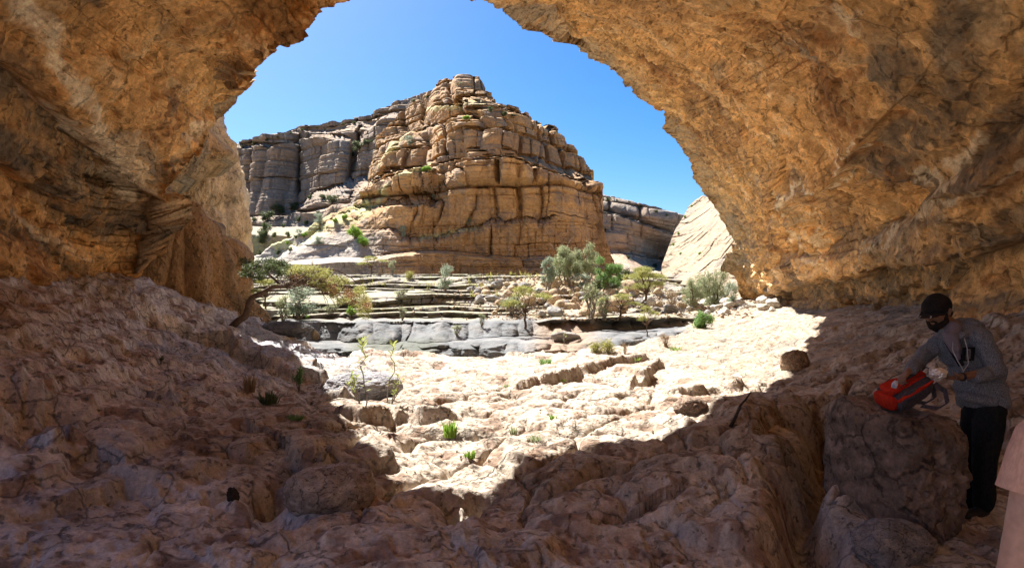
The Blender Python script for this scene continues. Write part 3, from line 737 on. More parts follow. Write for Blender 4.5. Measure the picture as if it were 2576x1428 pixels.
def bank_h(X, Y):
    X = np.asarray(X, F); Y = np.asarray(Y, F)
    U = UC + FPX * X / Y
    Z = _bank0(X, np.clip(Y, 20, 78)) + .15 * fbm2(X * .12, Y * .12, 3, 301)
    # ledge country: quantise the slope into beds with jointed, blocky risers
    led = sstep(1620, 1480, U) * sstep(26.5, 28, Y + .6 * noise2(X * .3, Y * .3, 302)) * sstep(55, 50, Y)
    talus = np.exp(-(((U - 1470) / 150) ** 4)) * sstep(28, 30, Y) * sstep(52, 46, Y)
    talus = np.maximum(talus, .9 * np.exp(-(((U - 1300) / 120) ** 2) - ((Y - 37.5) / 4.2) ** 2))
    talus = np.maximum(talus, sstep(1580, 1640, U) * sstep(25, 28, Y))
    talus = np.clip(talus, 0, 1)
    rs_ = np.random.RandomState(12)
    ed = np.cumsum(.10 + .46 * rs_.rand(60) ** 1.3).astype(F) - 4.5
    wv = .22 * noise2(X * .09, Y * .09, 303) + .10 * noise2(X * .35, Y * .35, 333) + .05 * noise2(X * 1.1, Y * 1.1, 334)
    zj = Z + wv
    l0 = np.clip(np.searchsorted(ed, zj) - 1, 0, 58)
    wd = .35 + 2.2 * h01(l0, 1, 0, 5) ** 2
    fx = (X + .35 * noise2(X * .5, Y * .5, 304)) / wd + h01(l0, 2, 0, 6) * 30
    cell = np.floor(fx + .45 * (h01(np.floor(fx), l0, 7, 8) - .5)); fe = fx - np.floor(fx)
    zj = zj + (h01(cell, l0, 0, 31) - .5) * .15 * np.clip(wd, .4, 1.3)
    lay = np.clip(np.searchsorted(ed, zj) - 1, 0, 58); lo = ed[lay]; hi = ed[lay + 1]; fr = (zj - lo) / (hi - lo)
    zt = lo + (hi - lo) * (sstep(0, .10, fr) * .86 + .14 * fr) - wv - (hi - lo) * .5 + .06 * (h01(cell, lay, 3, 32) - .5)
    e = np.minimum(fe, 1 - fe) * wd
    zt = zt - .10 * np.exp(-(e / .045) ** 2) * (h01(cell, lay, 5, 33) > .3)
    brk = sstep(-.55, -.15, noise2(X * .22, Y * .4, 335))
    zl = zt * brk + (1 - brk) * (Z + .10 * billow2(X * 1.3, Y * 1.3, 3, 336))
    Z = Z * (1 - led * (1 - talus)) + zl * led * (1 - talus)
    # scree
    Z = Z + talus * (.32 * billow2(X * .38, Y * .38, 3, 307) + .10 * billow2(X * 1.6, Y * 1.6, 3, 308))
    f1, f2, idv = worley2(X * 1.5, Y * 1.5, 309)
    Z = Z + talus * .16 * (idv - .3) * np.minimum((f2 - f1) * 3, 1)
    # water-smoothed grey rock beside the gully: rounded swells with deep joints
    sm = sstep(28.5, 26.5, Y) * sstep(1900, 1700, U)
    wx = fbm2(X * .35, Y * .35, 3, 310)
    f1, f2, idv = worley2(X * .17 + .35 * wx, Y * .36 + .3 * wx, 311)
    Z = Z + sm * (.38 * np.minimum((f2 - f1) * 2.2, 1) ** .5 + .28 * (idv - .5) - .22)
    f1, f2, idv = worley2(X * .9 + .5 * wx, Y * 1.3, 312)
    Z = Z + sm * (.12 * np.minimum((f2 - f1) * 2.6, 1) ** .6 - .06) + sm * .05 * fbm2(X * 1.6, Y * 1.6, 3, 313)
    Z = Z + .022 * fbm2(X * 4, Y * 4, 3, 314)
    # steep face down to the pool
    yb = 21.8 + 2.4 * noise2(X * .2, 0 * X + 3, 315) + .9 * noise2(X * .7, 0 * X, 316) + .35 * noise2(X * 2.2, Y * .8, 318) + 4. * sstep(1560, 1700, U)
    cut = np.clip(yb - Y, 0, 3)
    c2 = cut + .25 * noise2(X * .8, Y * 1.2, 319)
    Z = np.where(cut > 0, Z - .55 * sstep(0, .35, cut) - .8 * sstep(.9, 1.25, c2) - 1.3 * sstep(1.9, 2.5, c2) - .1 * cut, Z)
    Z = np.maximum(Z, -4.3 + .12 * fbm2(X * 1.1, Y * 1.1, 3, 317))
    cov = sstep(1640, 1560, U) * (1 - talus) * sstep(56, 50, Y)
    Z = Z - .7 * cov
    return Z

def build_bank():
    r = [17.0]
    while r[-1] < 90: r.append(r[-1] + .045 / Q * (max(r[-1], 24) / 24) ** 1.1)
    r = np.array([9., 12, 15] + r, F)
    a = np.concatenate([np.linspace(-1.15, -.5, 40)[:-1], np.linspace(-.5, .5, int(900 * Q)), np.linspace(.5, 1.15, 40)[1:]]).astype(F)
    T, AA = np.meshgrid(r, np.tan(a), indexing='ij')
    Y = T; X = T * AA
    Z = bank_h(X, Y)
    U = UC + FPX * X / Y; VV = VC - FPX * Z / Y
    n1 = fbm2(X * .25, Y * .25, 4, 321); n2 = fbm2(X * 1.1, Y * 1.1, 3, 322); n3 = fbm2(X * .5, Y * 2.0, 3, 323)
    C = np.zeros(X.shape + (3,), F) + np.array((.26, .235, .20), F)
    C = mixc(C, (.19, .185, .178), sstep(-.2, .4, n1 + n2 * .5))
    C = mixc(C, (.38, .28, .18), sstep(.1, .6, n2) * .7)
    tal = np.clip(np.exp(-(((U - 1470) / 170) ** 4)) * sstep(28, 30, Y) + .9 * np.exp(-(((U - 1300) / 130) ** 2) - ((Y - 37.5) / 4.2) ** 2), 0, 1)
    C = mixc(C, (.37, .275, .175), tal * .85)
    C = mixc(C, (.42, .41, .22), sstep(.12, .45, n2 + .3 * n1) * sstep(33, 36, Y) * .55)
    sm = sstep(28.2, 26.8, Y)
    C = mixc(C, (.175, .185, .195), sm * .92); C = mixc(C, (.30, .25, .18), sm * sstep(.25, .6, n1) * .6)
    C = mixc(C, (.33, .24, .16), sm * sstep(1330, 1360, U) * sstep(1500, 1460, U) * .7)
    C = mixc(C, (.10, .12, .09), sstep(-2.6, -3.6, Z) * sm * .6)
    C = mixc(C, (.50, .44, .35), sstep(1640, 1760, U) * sstep(48, 40, Y) * .6)
    V = np.stack([X, Y, Z], -1)
    o = mesh_np('terrain', V.reshape(-1, 3), grid_faces(V.shape[0], V.shape[1], False, True), M_MID, C)
    return tag(o, 'grey stepped limestone ledges and smooth rock of the wadi bank', kind='structure')
BANK = build_bank()

def build_water():
    m, t, b = nt('pool_water')
    b.inputs['Base Color'].default_value = (.02, .03, .02, 1); b.inputs['Roughness'].default_value = .08
    n = t.nodes.new('ShaderNodeTexNoise'); n.inputs['Scale'].default_value = 3; bp = t.nodes.new('ShaderNodeBump'); bp.inputs['Strength'].default_value = .1
    t.links.new(n.outputs['Fac'], bp.inputs['Height']); t.links.new(bp.outputs[0], b.inputs['Normal'])
    nx, ny = 60, 12
    X, Y = np.meshgrid(np.linspace(-7, 4.5, nx), np.linspace(17.5, 24, ny)); Z = X * 0 - 3.55
    o = mesh_np('water', np.stack([X, Y, Z], -1).reshape(-1, 3), grid_faces(ny, nx), m)
    return tag(o, 'small dark pool of water under the grey rock', kind='structure')
WATER = build_water()

# base ground sheet that reaches the horizon, below everything
def build_base():
    r = np.geomspace(60, 3000, 40).astype(F); a = np.linspace(-math.pi, math.pi, 97).astype(F)
    RR, AA = np.meshgrid(r, a, indexing='ij')
    X = RR * np.sin(AA); Y = RR * np.cos(AA); Z = -5.0 + 0 * X + 3 * fbm2(X * .01, Y * .01, 3, 330)
    C = np.zeros(X.shape + (3,), F) + np.array((.33, .27, .2), F)
    o = mesh_np('terrain', np.stack([X, Y, Z], -1).reshape(-1, 3), grid_faces(*X.shape), M_FAR, C)
    return tag(o, 'stony desert ground beyond the wadi', kind='structure')
build_base()

# ------------------------------------------------------------------ the butte
def build_butte():
    sk = np.array([(540,700),(600,672),(625,655),(655,645),(690,618),(730,602),(765,588),(800,562),(830,548),(870,530),(905,518),(930,500),(945,470),(952,420),(960,385),(975,360),(1000,338),(1030,300),
                   (1060,275),(1085,258),(1105,240),(1117,226),(1130,214),(1150,209),(1180,212),(1205,218),(1217,232),(1222,258),(1232,268),(1240,280),(1262,284),(1292,290),(1312,300),
                   (1342,322),(1350,335),(1372,338),(1392,350),(1402,372),(1420,385),(1438,410),(1462,432),(1480,455),(1493,488),(1500,530),(1506,570),(1512,600),(1530,640),(1550,675),(1570,705)], float)
    nc = int(860 * Q); u = np.linspace(545, 1568, nc)
    sky = np.interp(u, sk[:, 0], sk[:, 1]) + 3.2 * noise2(u / 18., 0 * u, 401) + 2.0 * noise2(u / 6.5, 0 * u, 402) + 3.0 * (h01(np.floor(u / 11 + .3 * noise2(u / 30., 0 * u, 403)), 0, 0, 404) - .5)
    foot = np.interp(u, [545, 900, 1300, 1500, 1568], [706, 706, 702, 706, 712])
    sky = np.minimum(sky, foot - 1)
    W = rows(int(520 * Q), foot, sky)
    CP = [(540,706,54),(700,706,50),(900,706,50.5),(1150,704,51),(1300,702,51),(1450,704,52),(1530,706,56),(1568,712,62),
          (660,650,60),(760,640,55),(900,640,52.5),(1100,640,52.5),(1250,640,52),(1400,640,53.5),(1500,640,58),
          (700,612,68),(800,600,63),(870,560,69),(900,600,60),(1000,590,55.5),(1150,585,55),(1300,590,54),(1420,590,56.5),(1495,590,63),
          (940,500,76),(1000,540,61),(1000,480,64),(1120,520,59),(1230,505,57),(1300,505,56.5),(1400,500,60),(1480,500,69),
          (970,400,80),(1040,400,71),(1120,400,63),(1250,400,59),(1350,400,63),(1440,420,73),
          (1000,340,84),(1060,300,82),(1120,290,70),(1200,290,66),(1290,300,67),(1360,345,72),(1120,230,80),(1150,212,76),(1215,225,76)]
    c = np.array(CP, float); ld = tps(c[:, :2], np.log(c[:, 2]), .0006)
    # benches: lines in the picture where the face steps back
    BN = [([(540,690),(760,640),(900,600),(960,595),(1100,588),(1200,560),(1235,520),(1300,523),(1420,545),(1500,560)], 2.2),
          ([(900,660),(1000,662),(1200,655),(1400,665),(1540,668)], 1.0), ([(940,620),(1100,618),(1240,612),(1400,618)], .8),
          ([(880,560),(950,520),(1080,520),(1210,512)], 2.6), ([(960,500),(1010,470),(1050,440),(1090,430)], 2.5), ([(990,420),(1060,350),(1110,330),(1210,330)], 3.0),
          ([(1110,285),(1220,284),(1290,298),(1400,360)], 3.5), ([(1120,430),(1230,440)], .8)]
    VR = [([(1232,270),(1236,330),(1228,400),(1240,470),(1252,520)], 1.9, 7), ([(1290,300),(1275,360),(1282,430),(1272,480)], 1.5, 5), ([(1352,340),(1345,400),(1340,470)], 1.0, 4), ([(1100,330),(1088,420),(1095,500)], 2.2, 9),
          ([(1222,560),(1232,600),(1238,640),(1225,690)], .9, 4), ([(1045,330),(1030,420),(1010,520)], 1.6, 8), ([(1400,375),(1410,440),(1440,520)], 1.0, 6), ([(1135,215),(1140,260)], .9, 4), ([(1175,215),(1178,260)], .9, 4),
          ([(1445,420),(1460,500),(1480,600)], .9, 5), ([(1190,585),(1200,640)], .5, 3), ([(1150,590),(1146,650)], .5, 3), ([(1090,600),(1095,660)], .5, 3), ([(1320,600),(1330,650),(1322,690)], .3, 3)]
    def depth(U, V):
        wv = V + 5 * noise2(U / 60., V / 60., 411) + 2.5 * noise2(U / 14., V / 14., 412); wu = U + 4 * noise2(U / 40., V / 40., 413)
        D = np.exp(ld(U, V))
        for i, (ln, dep) in enumerate(BN):
            d, side, par = polydist(wu, wv, ln)
            f = sstep(0, .06, par) * sstep(0, .06, 1 - par)
            D = D + dep * f * np.where(side < 0, np.exp(-d / 26), -np.exp(-d / 26) * .6 * (1 - np.exp(-d / 1.5)))
        for (ln, dep, w) in VR:
            d, side, par = polydist(wu, wv, ln)
            D = D + dep * np.exp(-(d / w) ** 2) * sstep(0, .08, par) * sstep(0, .08, 1 - par)
        return stair(U, V, D, [2.6, 1.0, 1.7, .9, 3.4, 1.2, 8.5, 3.0, 10.0, 2.3], 415, .86, .30, 1.3)
    def disp(X, U, V):
        x, y, z = X[..., 0], X[..., 1], X[..., 2]
        s = x + .25 * y
        wz = .8 * noise3(x * .05, y * .05, z * .03, 421) + .28 * noise3(x * .3, y * .3, z * .3, 422)
        ws = 1.2 * noise3(x * .12, y * .1, z * .25, 423)
        b0, i0 = blocks(s + ws * 1.4, z, 18., 4.4, 4, 1.2, .28, 2.3, wz)
        b4, i4 = blocks(s + ws * 1.2, z, 7.5, 2.3, 14, .5, .13, .9, wz)
        b0 = b0 + b4
        b1, i1 = blocks(s + ws, z, 3.4, 3.6, 5, .26, .13, .7, wz)
        b2, i2 = blocks(s + ws * .8, z, 1.1, 2.1, 6, .16, .08, .30, wz)
        b3, i3 = blocks(s + ws * .5, z, .36, .9, 7, .07, .05, .15, wz)
        low = sstep(10, 2, z)
        but = .9 * np.abs(noise3(s * .16, y * .05, z * .05, 424)) * 2
        sm = sstep(-.15, .25, noise3(x * .12, y * .12, z * .12, 425))
        d = b0 * (1 - low) + b1 * (.75 - .3 * sm) + b2 * (.8 - .5 * sm) + b3 * (.4 + 1. * low) * (1 - .3 * sm) + but * (1.1 - low * .6) + .20 * fbm3(x * .8, y * .8, z * .8, 4, 426, .6)
        k = np.minimum((U - 545) / 60., 1)
        return d * (.25 + .75 * sstep(600, 1000, U)), (i1, i2, b2)
    def colf(X, U, V, aux):
        x, y, z = X[..., 0], X[..., 1], X[..., 2]
        n1 = fbm3(x * .1, y * .1, z * .16, 3, 431); n2 = fbm3(x * .5, y * .5, z * .9, 4, 432)
        C = np.zeros(X.shape, F) + np.array((.38, .225, .105), F)
        C = mixc(C, (.45, .265, .115), sstep(-.1, .5, n1 + .7 * (aux[0] - .5)))
        C = mixc(C, (.28, .18, .11), sstep(.0, .5, n2 + .35 * n1) * .9)
        C = mixc(C, (.24, .19, .145), sstep(.2, .6, noise3(x * .9, y * .9, z * .22, 434) + .4 * n1) * .75)
        # grey weathered lower left, grass on the benches
        C = mixc(C, (.36, .33, .29), sstep(1080, 880, U) * sstep(560, 610, V) * .85)
        d, _, _ = polydist(U, V, [(700,612),(760,592),(830,556),(890,540),(930,520)])
        C = mixc(C, (.47, .44, .20), sstep(34, 10, d + 14 * n2) * .9 * sstep(-.2, .2, n2 + .2))
        for ln in ([(1060,600),(1120,592),(1200,575)], [(1090,290),(1210,288)], [(980,430),(1060,345)], [(1030,455),(1090,440)], [(960,520),(1000,470)]):
            d, _, _ = polydist(U, V, ln)
            C = mixc(C, (.46, .42, .21), sstep(9, 2, d + 6 * n2) * .7)
        C = mixc(C, (.50, .42, .34), sstep(1240, 1236, U) * 0)
        return C
    return relief('cliff', u, W, depth, disp, colf, M_CLIFF, [(1.5, .2), (6, -1), (20, -12), (30, -45)], 'tall tan layered limestone butte with vertical cracks')
BUTTE = build_butte()

# ------------------------------------------------------------------ far left escarpment with its scree apron
def build_farleft():
    sk = np.array([(470,400),(560,382),(590,372),(640,360),(680,350),(720,340),(760,325),(830,315),(880,308),(925,300),(960,288),(1010,265),(1060,246),(1110,229),(1150,222),(1200,230)], float)
    nc = int(640 * Q); u = np.linspace(470, 1180, nc)
    sky = np.interp(u, sk[:, 0], sk[:, 1]) + 1.5 * noise2(u / 14., 0 * u, 441) + 2.2 * (h01(np.floor(u / 9), 0, 0, 442) - .5)
    foot = u * 0 + 712
    W = rows(int(470 * Q), foot, sky)
    CP = [(470,712,66),(700,712,66),(900,712,66),(1180,712,70),(470,640,95),(700,640,92),(900,600,100),(1180,600,110),
          (470,560,150),(620,545,150),(760,520,150),(900,500,135),(1180,480,130),(470,460,162),(700,440,160),(900,430,150),(1100,400,145),
          (470,390,175),(700,350,172),(900,305,165),(1110,230,160),(1180,225,160)]
    c = np.array(CP, float); ld = tps(c[:, :2], np.log(c[:, 2]), .0006)
    def depth(U, V):
        D = np.exp(ld(U, V))
        for ln, dep in (([(470,575),(700,560),(800,525),(960,480)], 9), ([(470,470),(700,455),(900,440)], 3), ([(470,420),(640,400),(800,350),(960,330)], 5)):
            d, side, par = polydist(U, V + 4 * noise2(U / 40., V / 40., 444), ln)
            D = D + dep * np.where(side < 0, np.exp(-d / 22), -.6 * np.exp(-d / 22))
        for ln, dep, w in (([(905,340),(915,400),(905,470),(885,510)], 9, 9), ([(755,360),(765,450),(760,520)], 5, 10), ([(640,400),(650,480),(640,540)], 4, 9)):
            d, side, par = polydist(U, V, ln); D = D + dep * np.exp(-(d / w) ** 2)
        return stair(U, V, D, [9, 22, 5, 26], 445, .9, .45, 3.0, .03)
    def disp(X, U, V):
        x, y, z = X[..., 0], X[..., 1], X[..., 2]
        cl = sstep(585, 545, V + .12 * (U - 700)) 
        wz = 1.5 * noise3(x * .02, y * .02, z * .02, 451); s = x * 1.0
        b1, i1 = blocks(s + 3 * noise3(x * .05, y * .05, z * .05, 452), z, 3.2, 6, 15, .5, .28, 1.5, wz)
        b2, i2 = blocks(s, z, 1.2, 2.4, 16, .25, .16, .5, wz)
        but = 4.0 * np.abs(noise3(x * .045, y * .02, z * .012, 453)) * 2 + 1.6 * np.abs(noise3(x * .16, y * .05, z * .02, 463)) * 2
        return cl * (b1 + b2 * .8 + but) + (1 - cl) * (1.2 * fbm3(x * .07, y * .07, z * .07, 4, 454) + .6 * billow3(x * .35, y * .35, z * .35, 3, 455)), (i1, cl)
    def colf(X, U, V, aux):
        x, y, z = X[..., 0], X[..., 1], X[..., 2]; i1, cl = aux
        n1 = fbm3(x * .04, y * .04, z * .07, 4, 456); n2 = fbm3(x * .15, y * .15, z * .4, 3, 457); st = noise3(x * .22, y * .22, z * .02, 458)
        C = np.zeros(X.shape, F) + np.array((.265, .195, .14), F)
        C = mixc(C, (.34, .235, .15), sstep(.0, .5, n1 + .3 * n2))
        C = mixc(C, (.27, .235, .20), sstep(.05, .5, st + .4 * n1) * .8)
        A = np.zeros(X.shape, F) + np.array((.27, .225, .165), F)
        A = mixc(A, (.21, .185, .14), sstep(-.1, .4, n2)); A = mixc(A, (.30, .29, .14), sstep(.15, .5, fbm3(x * .12, y * .12, z * .12, 3, 459)) * .6)
        return C * cl[..., None] + A * (1 - cl[..., None])
    return relief('cliff', u, W, depth, disp, colf, M_FAR, [(5, 0), (40, -3), (200, -60)], 'long hazy grey brown escarpment with bushy scree below it')
FARLEFT = build_farleft()

def build_farright():
    sk = np.array([(1440,470),(1492,490),(1540,502),(1570,509),(1600,517),(1640,528),(1680,541),(1710,550),(1760,556),(1850,560)], float)
    nc = int(330 * Q); u = np.linspace(1440, 1850, nc)
    sky = np.interp(u, sk[:, 0], sk[:, 1]) + 1.8 * noise2(u / 10., 0 * u, 461) + 2. * (h01(np.floor(u / 7), 0, 0, 462) - .5)
    W = rows(int(300 * Q), u * 0 + 725, sky)
    CP = [(1440,725,64),(1650,725,62),(1850,725,66),(1440,694,132),(1650,694,118),(1850,694,120),(1440,600,138),(1560,600,124),(1650,600,124),(1850,600,130),(1440,480,142),(1560,510,128),(1700,545,128),(1850,560,134)]
    c = np.array(CP, float); ld = tps(c[:, :2], np.log(c[:, 2]), .0006)
    def depth(U, V):
        D = np.exp(ld(U, V))
        for ln, dep in (([(1440,640),(1560,640),(1700,660)], 1.5), ([(1500,530),(1600,560),(1700,600)], 2.5)):
            d, side, par = polydist(U, V + 4 * noise2(U / 30., V / 30., 464), ln)
            D = D + dep * np.where(side < 0, np.exp(-d / 18), -.6 * np.exp(-d / 18))
        return D
    def disp(X, U, V):
        x, y, z = X[..., 0], X[..., 1], X[..., 2]
        wz = 2.0 * noise3(x * .03, y * .03, z * .03, 471) + .12 * x
        b1, i1 = blocks(x + 2 * noise3(x * .05, y * .05, z * .05, 472), z, 4, 7, 25, .9, .4, 2.0, wz)
        b2, i2 = blocks(x, z, 1.4, 2.4, 26, .35, .2, .7, wz)
        but = 4.5 * np.abs(noise3(x * .07, y * .03, z * .02, 473)) * 2
        return b1 + b2 + but, i1
    def colf(X, U, V, aux):
        x, y, z = X[..., 0], X[..., 1], X[..., 2]
        n1 = fbm3(x * .06, y * .06, z * .1, 4, 476)
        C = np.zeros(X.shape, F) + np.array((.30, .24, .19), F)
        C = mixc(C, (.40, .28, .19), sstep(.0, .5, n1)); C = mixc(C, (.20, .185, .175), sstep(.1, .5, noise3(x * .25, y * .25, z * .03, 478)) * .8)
        return C
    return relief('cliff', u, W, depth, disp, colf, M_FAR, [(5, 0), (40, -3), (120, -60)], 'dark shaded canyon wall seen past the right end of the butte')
FARRIGHT = build_farright()

def build_hill_right():
    sk = np.array([(1560,735),(1640,705),(1662,690),(1664,668),(1675,640),(1690,598),(1700,575),(1718,548),(1732,520),(1748,505),(1765,494),(1785,496),(1820,480),(1900,430),(2050,380)], float)
    nc = int(480 * Q); u = np.linspace(1590, 2050, nc)
    sky = np.interp(u, sk[:, 0], sk[:, 1]) + 1.5 * noise2(u / 12., 0 * u, 481) + 1.2 * noise2(u / 4., 0 * u, 482)
    foot = np.maximum(u * 0 + 762, sky + 1)
    W = rows(int(420 * Q), foot, sky)
    CP = [(1590,762,46),(1700,762,44),(1850,762,41),(2050,762,40),(1662,690,56),(1750,690,50),(1850,690,44),(2050,690,42),
          (1690,600,64),(1780,600,55),(1850,600,47),(2050,600,43),(1740,510,72),(1800,500,66),(1850,500,56),(2050,400,50)]
    c = np.array(CP, float); ld = tps(c[:, :2], np.log(c[:, 2]), .0006)
    def disp(X, U, V):
        x, y, z = X[..., 0], X[..., 1], X[..., 2]
        s = x * .6 + y; wz = .40 * x + 1.5 * noise3(x * .12, y * .12, z * .12, 491)
        b1, i1 = blocks(s + noise3(x * .2, y * .2, z * .2, 492), z, 1.6, 3.2, 35, .3, .18, .7, wz)
        b2, i2 = blocks(s, z, .45, 1.3, 36, .1, .07, .25, wz)
        return b1 * .8 + b2 * .6 + .45 * billow3(x * .35, y * .35, z * .5, 3, 493) - .5 * np.exp(-(polydist(U, V, [(1700,705),(1712,690)])[0] / 9) ** 2) * 2, i1
    def colf(X, U, V, aux):
        x, y, z = X[..., 0], X[..., 1], X[..., 2]
        n1 = fbm3(x * .2, y * .2, z * .3, 4, 496)
        C = np.zeros(X.shape, F) + np.array((.30, .235, .165), F)
        C = mixc(C, (.34, .235, .155), sstep(.1, .5, n1)); C = mixc(C, (.20, .185, .165), sstep(.1, .5, noise3(x * .5, y * .5, z * 1.2, 498)) * .6)
        return C
    return relief('hill', u, W, lambda U, V: np.exp(ld(U, V)), disp, colf, M_CLIFF, [(2, 0), (10, -2), (60, -50)], 'brightly sunlit cream rock slope beyond the right end of the cave')
HILLR = build_hill_right()

# ------------------------------------------------------------------ the two rock pillars left of the opening
def build_pillar(name, left, right, rowsd, seed, mat, C0, C1, C2, label, prof=1.0, flut=.28):
    """left / right: (v, u) outline points from foot to top; rowsd: (v, depth of the nearest line)"""
    nr, nc = int(430 * Q), int(330 * Q)
    left = np.array(left, float); right = np.array(right, float); rowsd = np.array(rowsd, float)
    v = np.linspace(left[0, 0], left[-1, 0], nr)
    ul = np.interp(-v, -left[:, 0], left[:, 1]); ur = np.interp(-v, -right[:, 0], right[:, 1]); dn = np.interp(-v, -rowsd[:, 0], rowsd[:, 1])
    a = np.linspace(0, 1.0, nc)
    # cross-section: a half round turned towards the opening
    uu = ul[:, None] + (ur - ul)[:, None] * np.sin(a * math.pi / 2)[None] ** .9
    wdt = (ur - ul) / FPX * dn
    D = dn[:, None] + (1 - np.cos(a * math.pi / 2))[None] * wdt[:, None] * prof
    U = uu.astype(F); V = np.tile(v[:, None], (1, nc)).astype(F)
    X = P3(U, V, D.astype(F)); 
    N = grid_normals(X); N = N * np.sign((N * -X).sum(-1, keepdims=True))
    x, y, z = X[..., 0], X[..., 1], X[..., 2]
    w = fbm3(x * .3, y * .3, z * .15, 3, seed)
    s = a[None] * wdt[:, None] * 1.3 + w * .9
    d = flut * ((np.abs(noise2(s * .9, z * .12, seed + 1)) * 2) ** .8 - .45) + .12 * billow3(x * .9, y * .9, z * .6, 3, seed + 2) + .07 * fbm3(x * 3, y * 3, z * 1.6, 4, seed + 3, .65) + .10 * w - .08 * np.clip(noise3(x * 1.2, y * 1.2, z * .5, seed + 7), 0, 1) ** .5
    X = X + N * d[..., None]
    n2 = fbm3(x * 1.2, y * 1.2, z * .5, 4, seed + 4); n3 = noise2(s * 1.6, z * .1, seed + 5)
    C = np.zeros(X.shape, F) + np.array(C0, F); C = mixc(C, C1, sstep(-.1, .5, n2)); C = mixc(C, C2, sstep(.1, .45, n3 + .3 * n2) * .85)
    # carry the surface round the back
    back = []
    for (dy, dx) in ((.8, -.1), (3, -1.5), (5, -6)):
        p = X[:, -1].copy(); p[:, 1] += dy; p[:, 0] += dx; back.append(p[:, None])
    fr = X[:, :1].copy(); fr[..., 0] -= 2.5; fr[..., 1] += .6
    Xa = np.concatenate([fr, X] + back, 1); Ca = np.concatenate([C[:, :1], C] + [C[:, -1:]] * 3, 1)
    o = mesh_np(name, Xa.reshape(-1, 3), grid_faces(*Xa.shape[:2]), mat, Ca)
    return tag(o, label, kind='structure')
build_pillar('cave_rock', [(815,360),(740,300),(600,330),(500,360),(420,380)], [(830,680),(800,660),(770,638),(740,622),(700,606),(650,590),(600,568),(560,540),(525,490),(500,420),(430,400)],
             [(830,15.6),(750,15.4),(600,15.4),(500,15.8),(420,16)], 510, M_CAVE, (.40,.25,.13), (.52,.35,.20), (.22,.15,.09), 'fluted brown rock buttress at the left foot of the arch', .9, .34)
build_pillar('cliff', [(820,260),(600,250),(450,250),(340,250),(250,240),(0,230),(-100,230)], [(820,640),(720,622),(650,614),(625,620),(590,622),(540,618),(480,612),(430,606),(395,592),(350,580),(310,548),(290,542),(250,552),(200,570),(130,570),(60,560),(-100,500)],  # hidden left and upper parts extended to block sun from the left floor
             [(820,21),(700,21),(500,21),(250,21),(-100,21)], 530, M_CAVE, (.58,.42,.25), (.68,.52,.34), (.44,.35,.25), 'tan outer rock wall rising behind the left end of the arch', .8, .3)
build_pillar('cave_rock', [(470,300),(400,290),(300,300),(200,320)], [(470,395),(440,480),(410,545),(385,580),(370,560),(330,540),(200,500)],
             [(470,17.5),(300,17.5),(200,17)], 550, M_CAVE, (.46,.31,.17), (.56,.40,.24), (.32,.27,.21), 'grey and tan rock ceiling lobe above the left buttress', .5, .2)
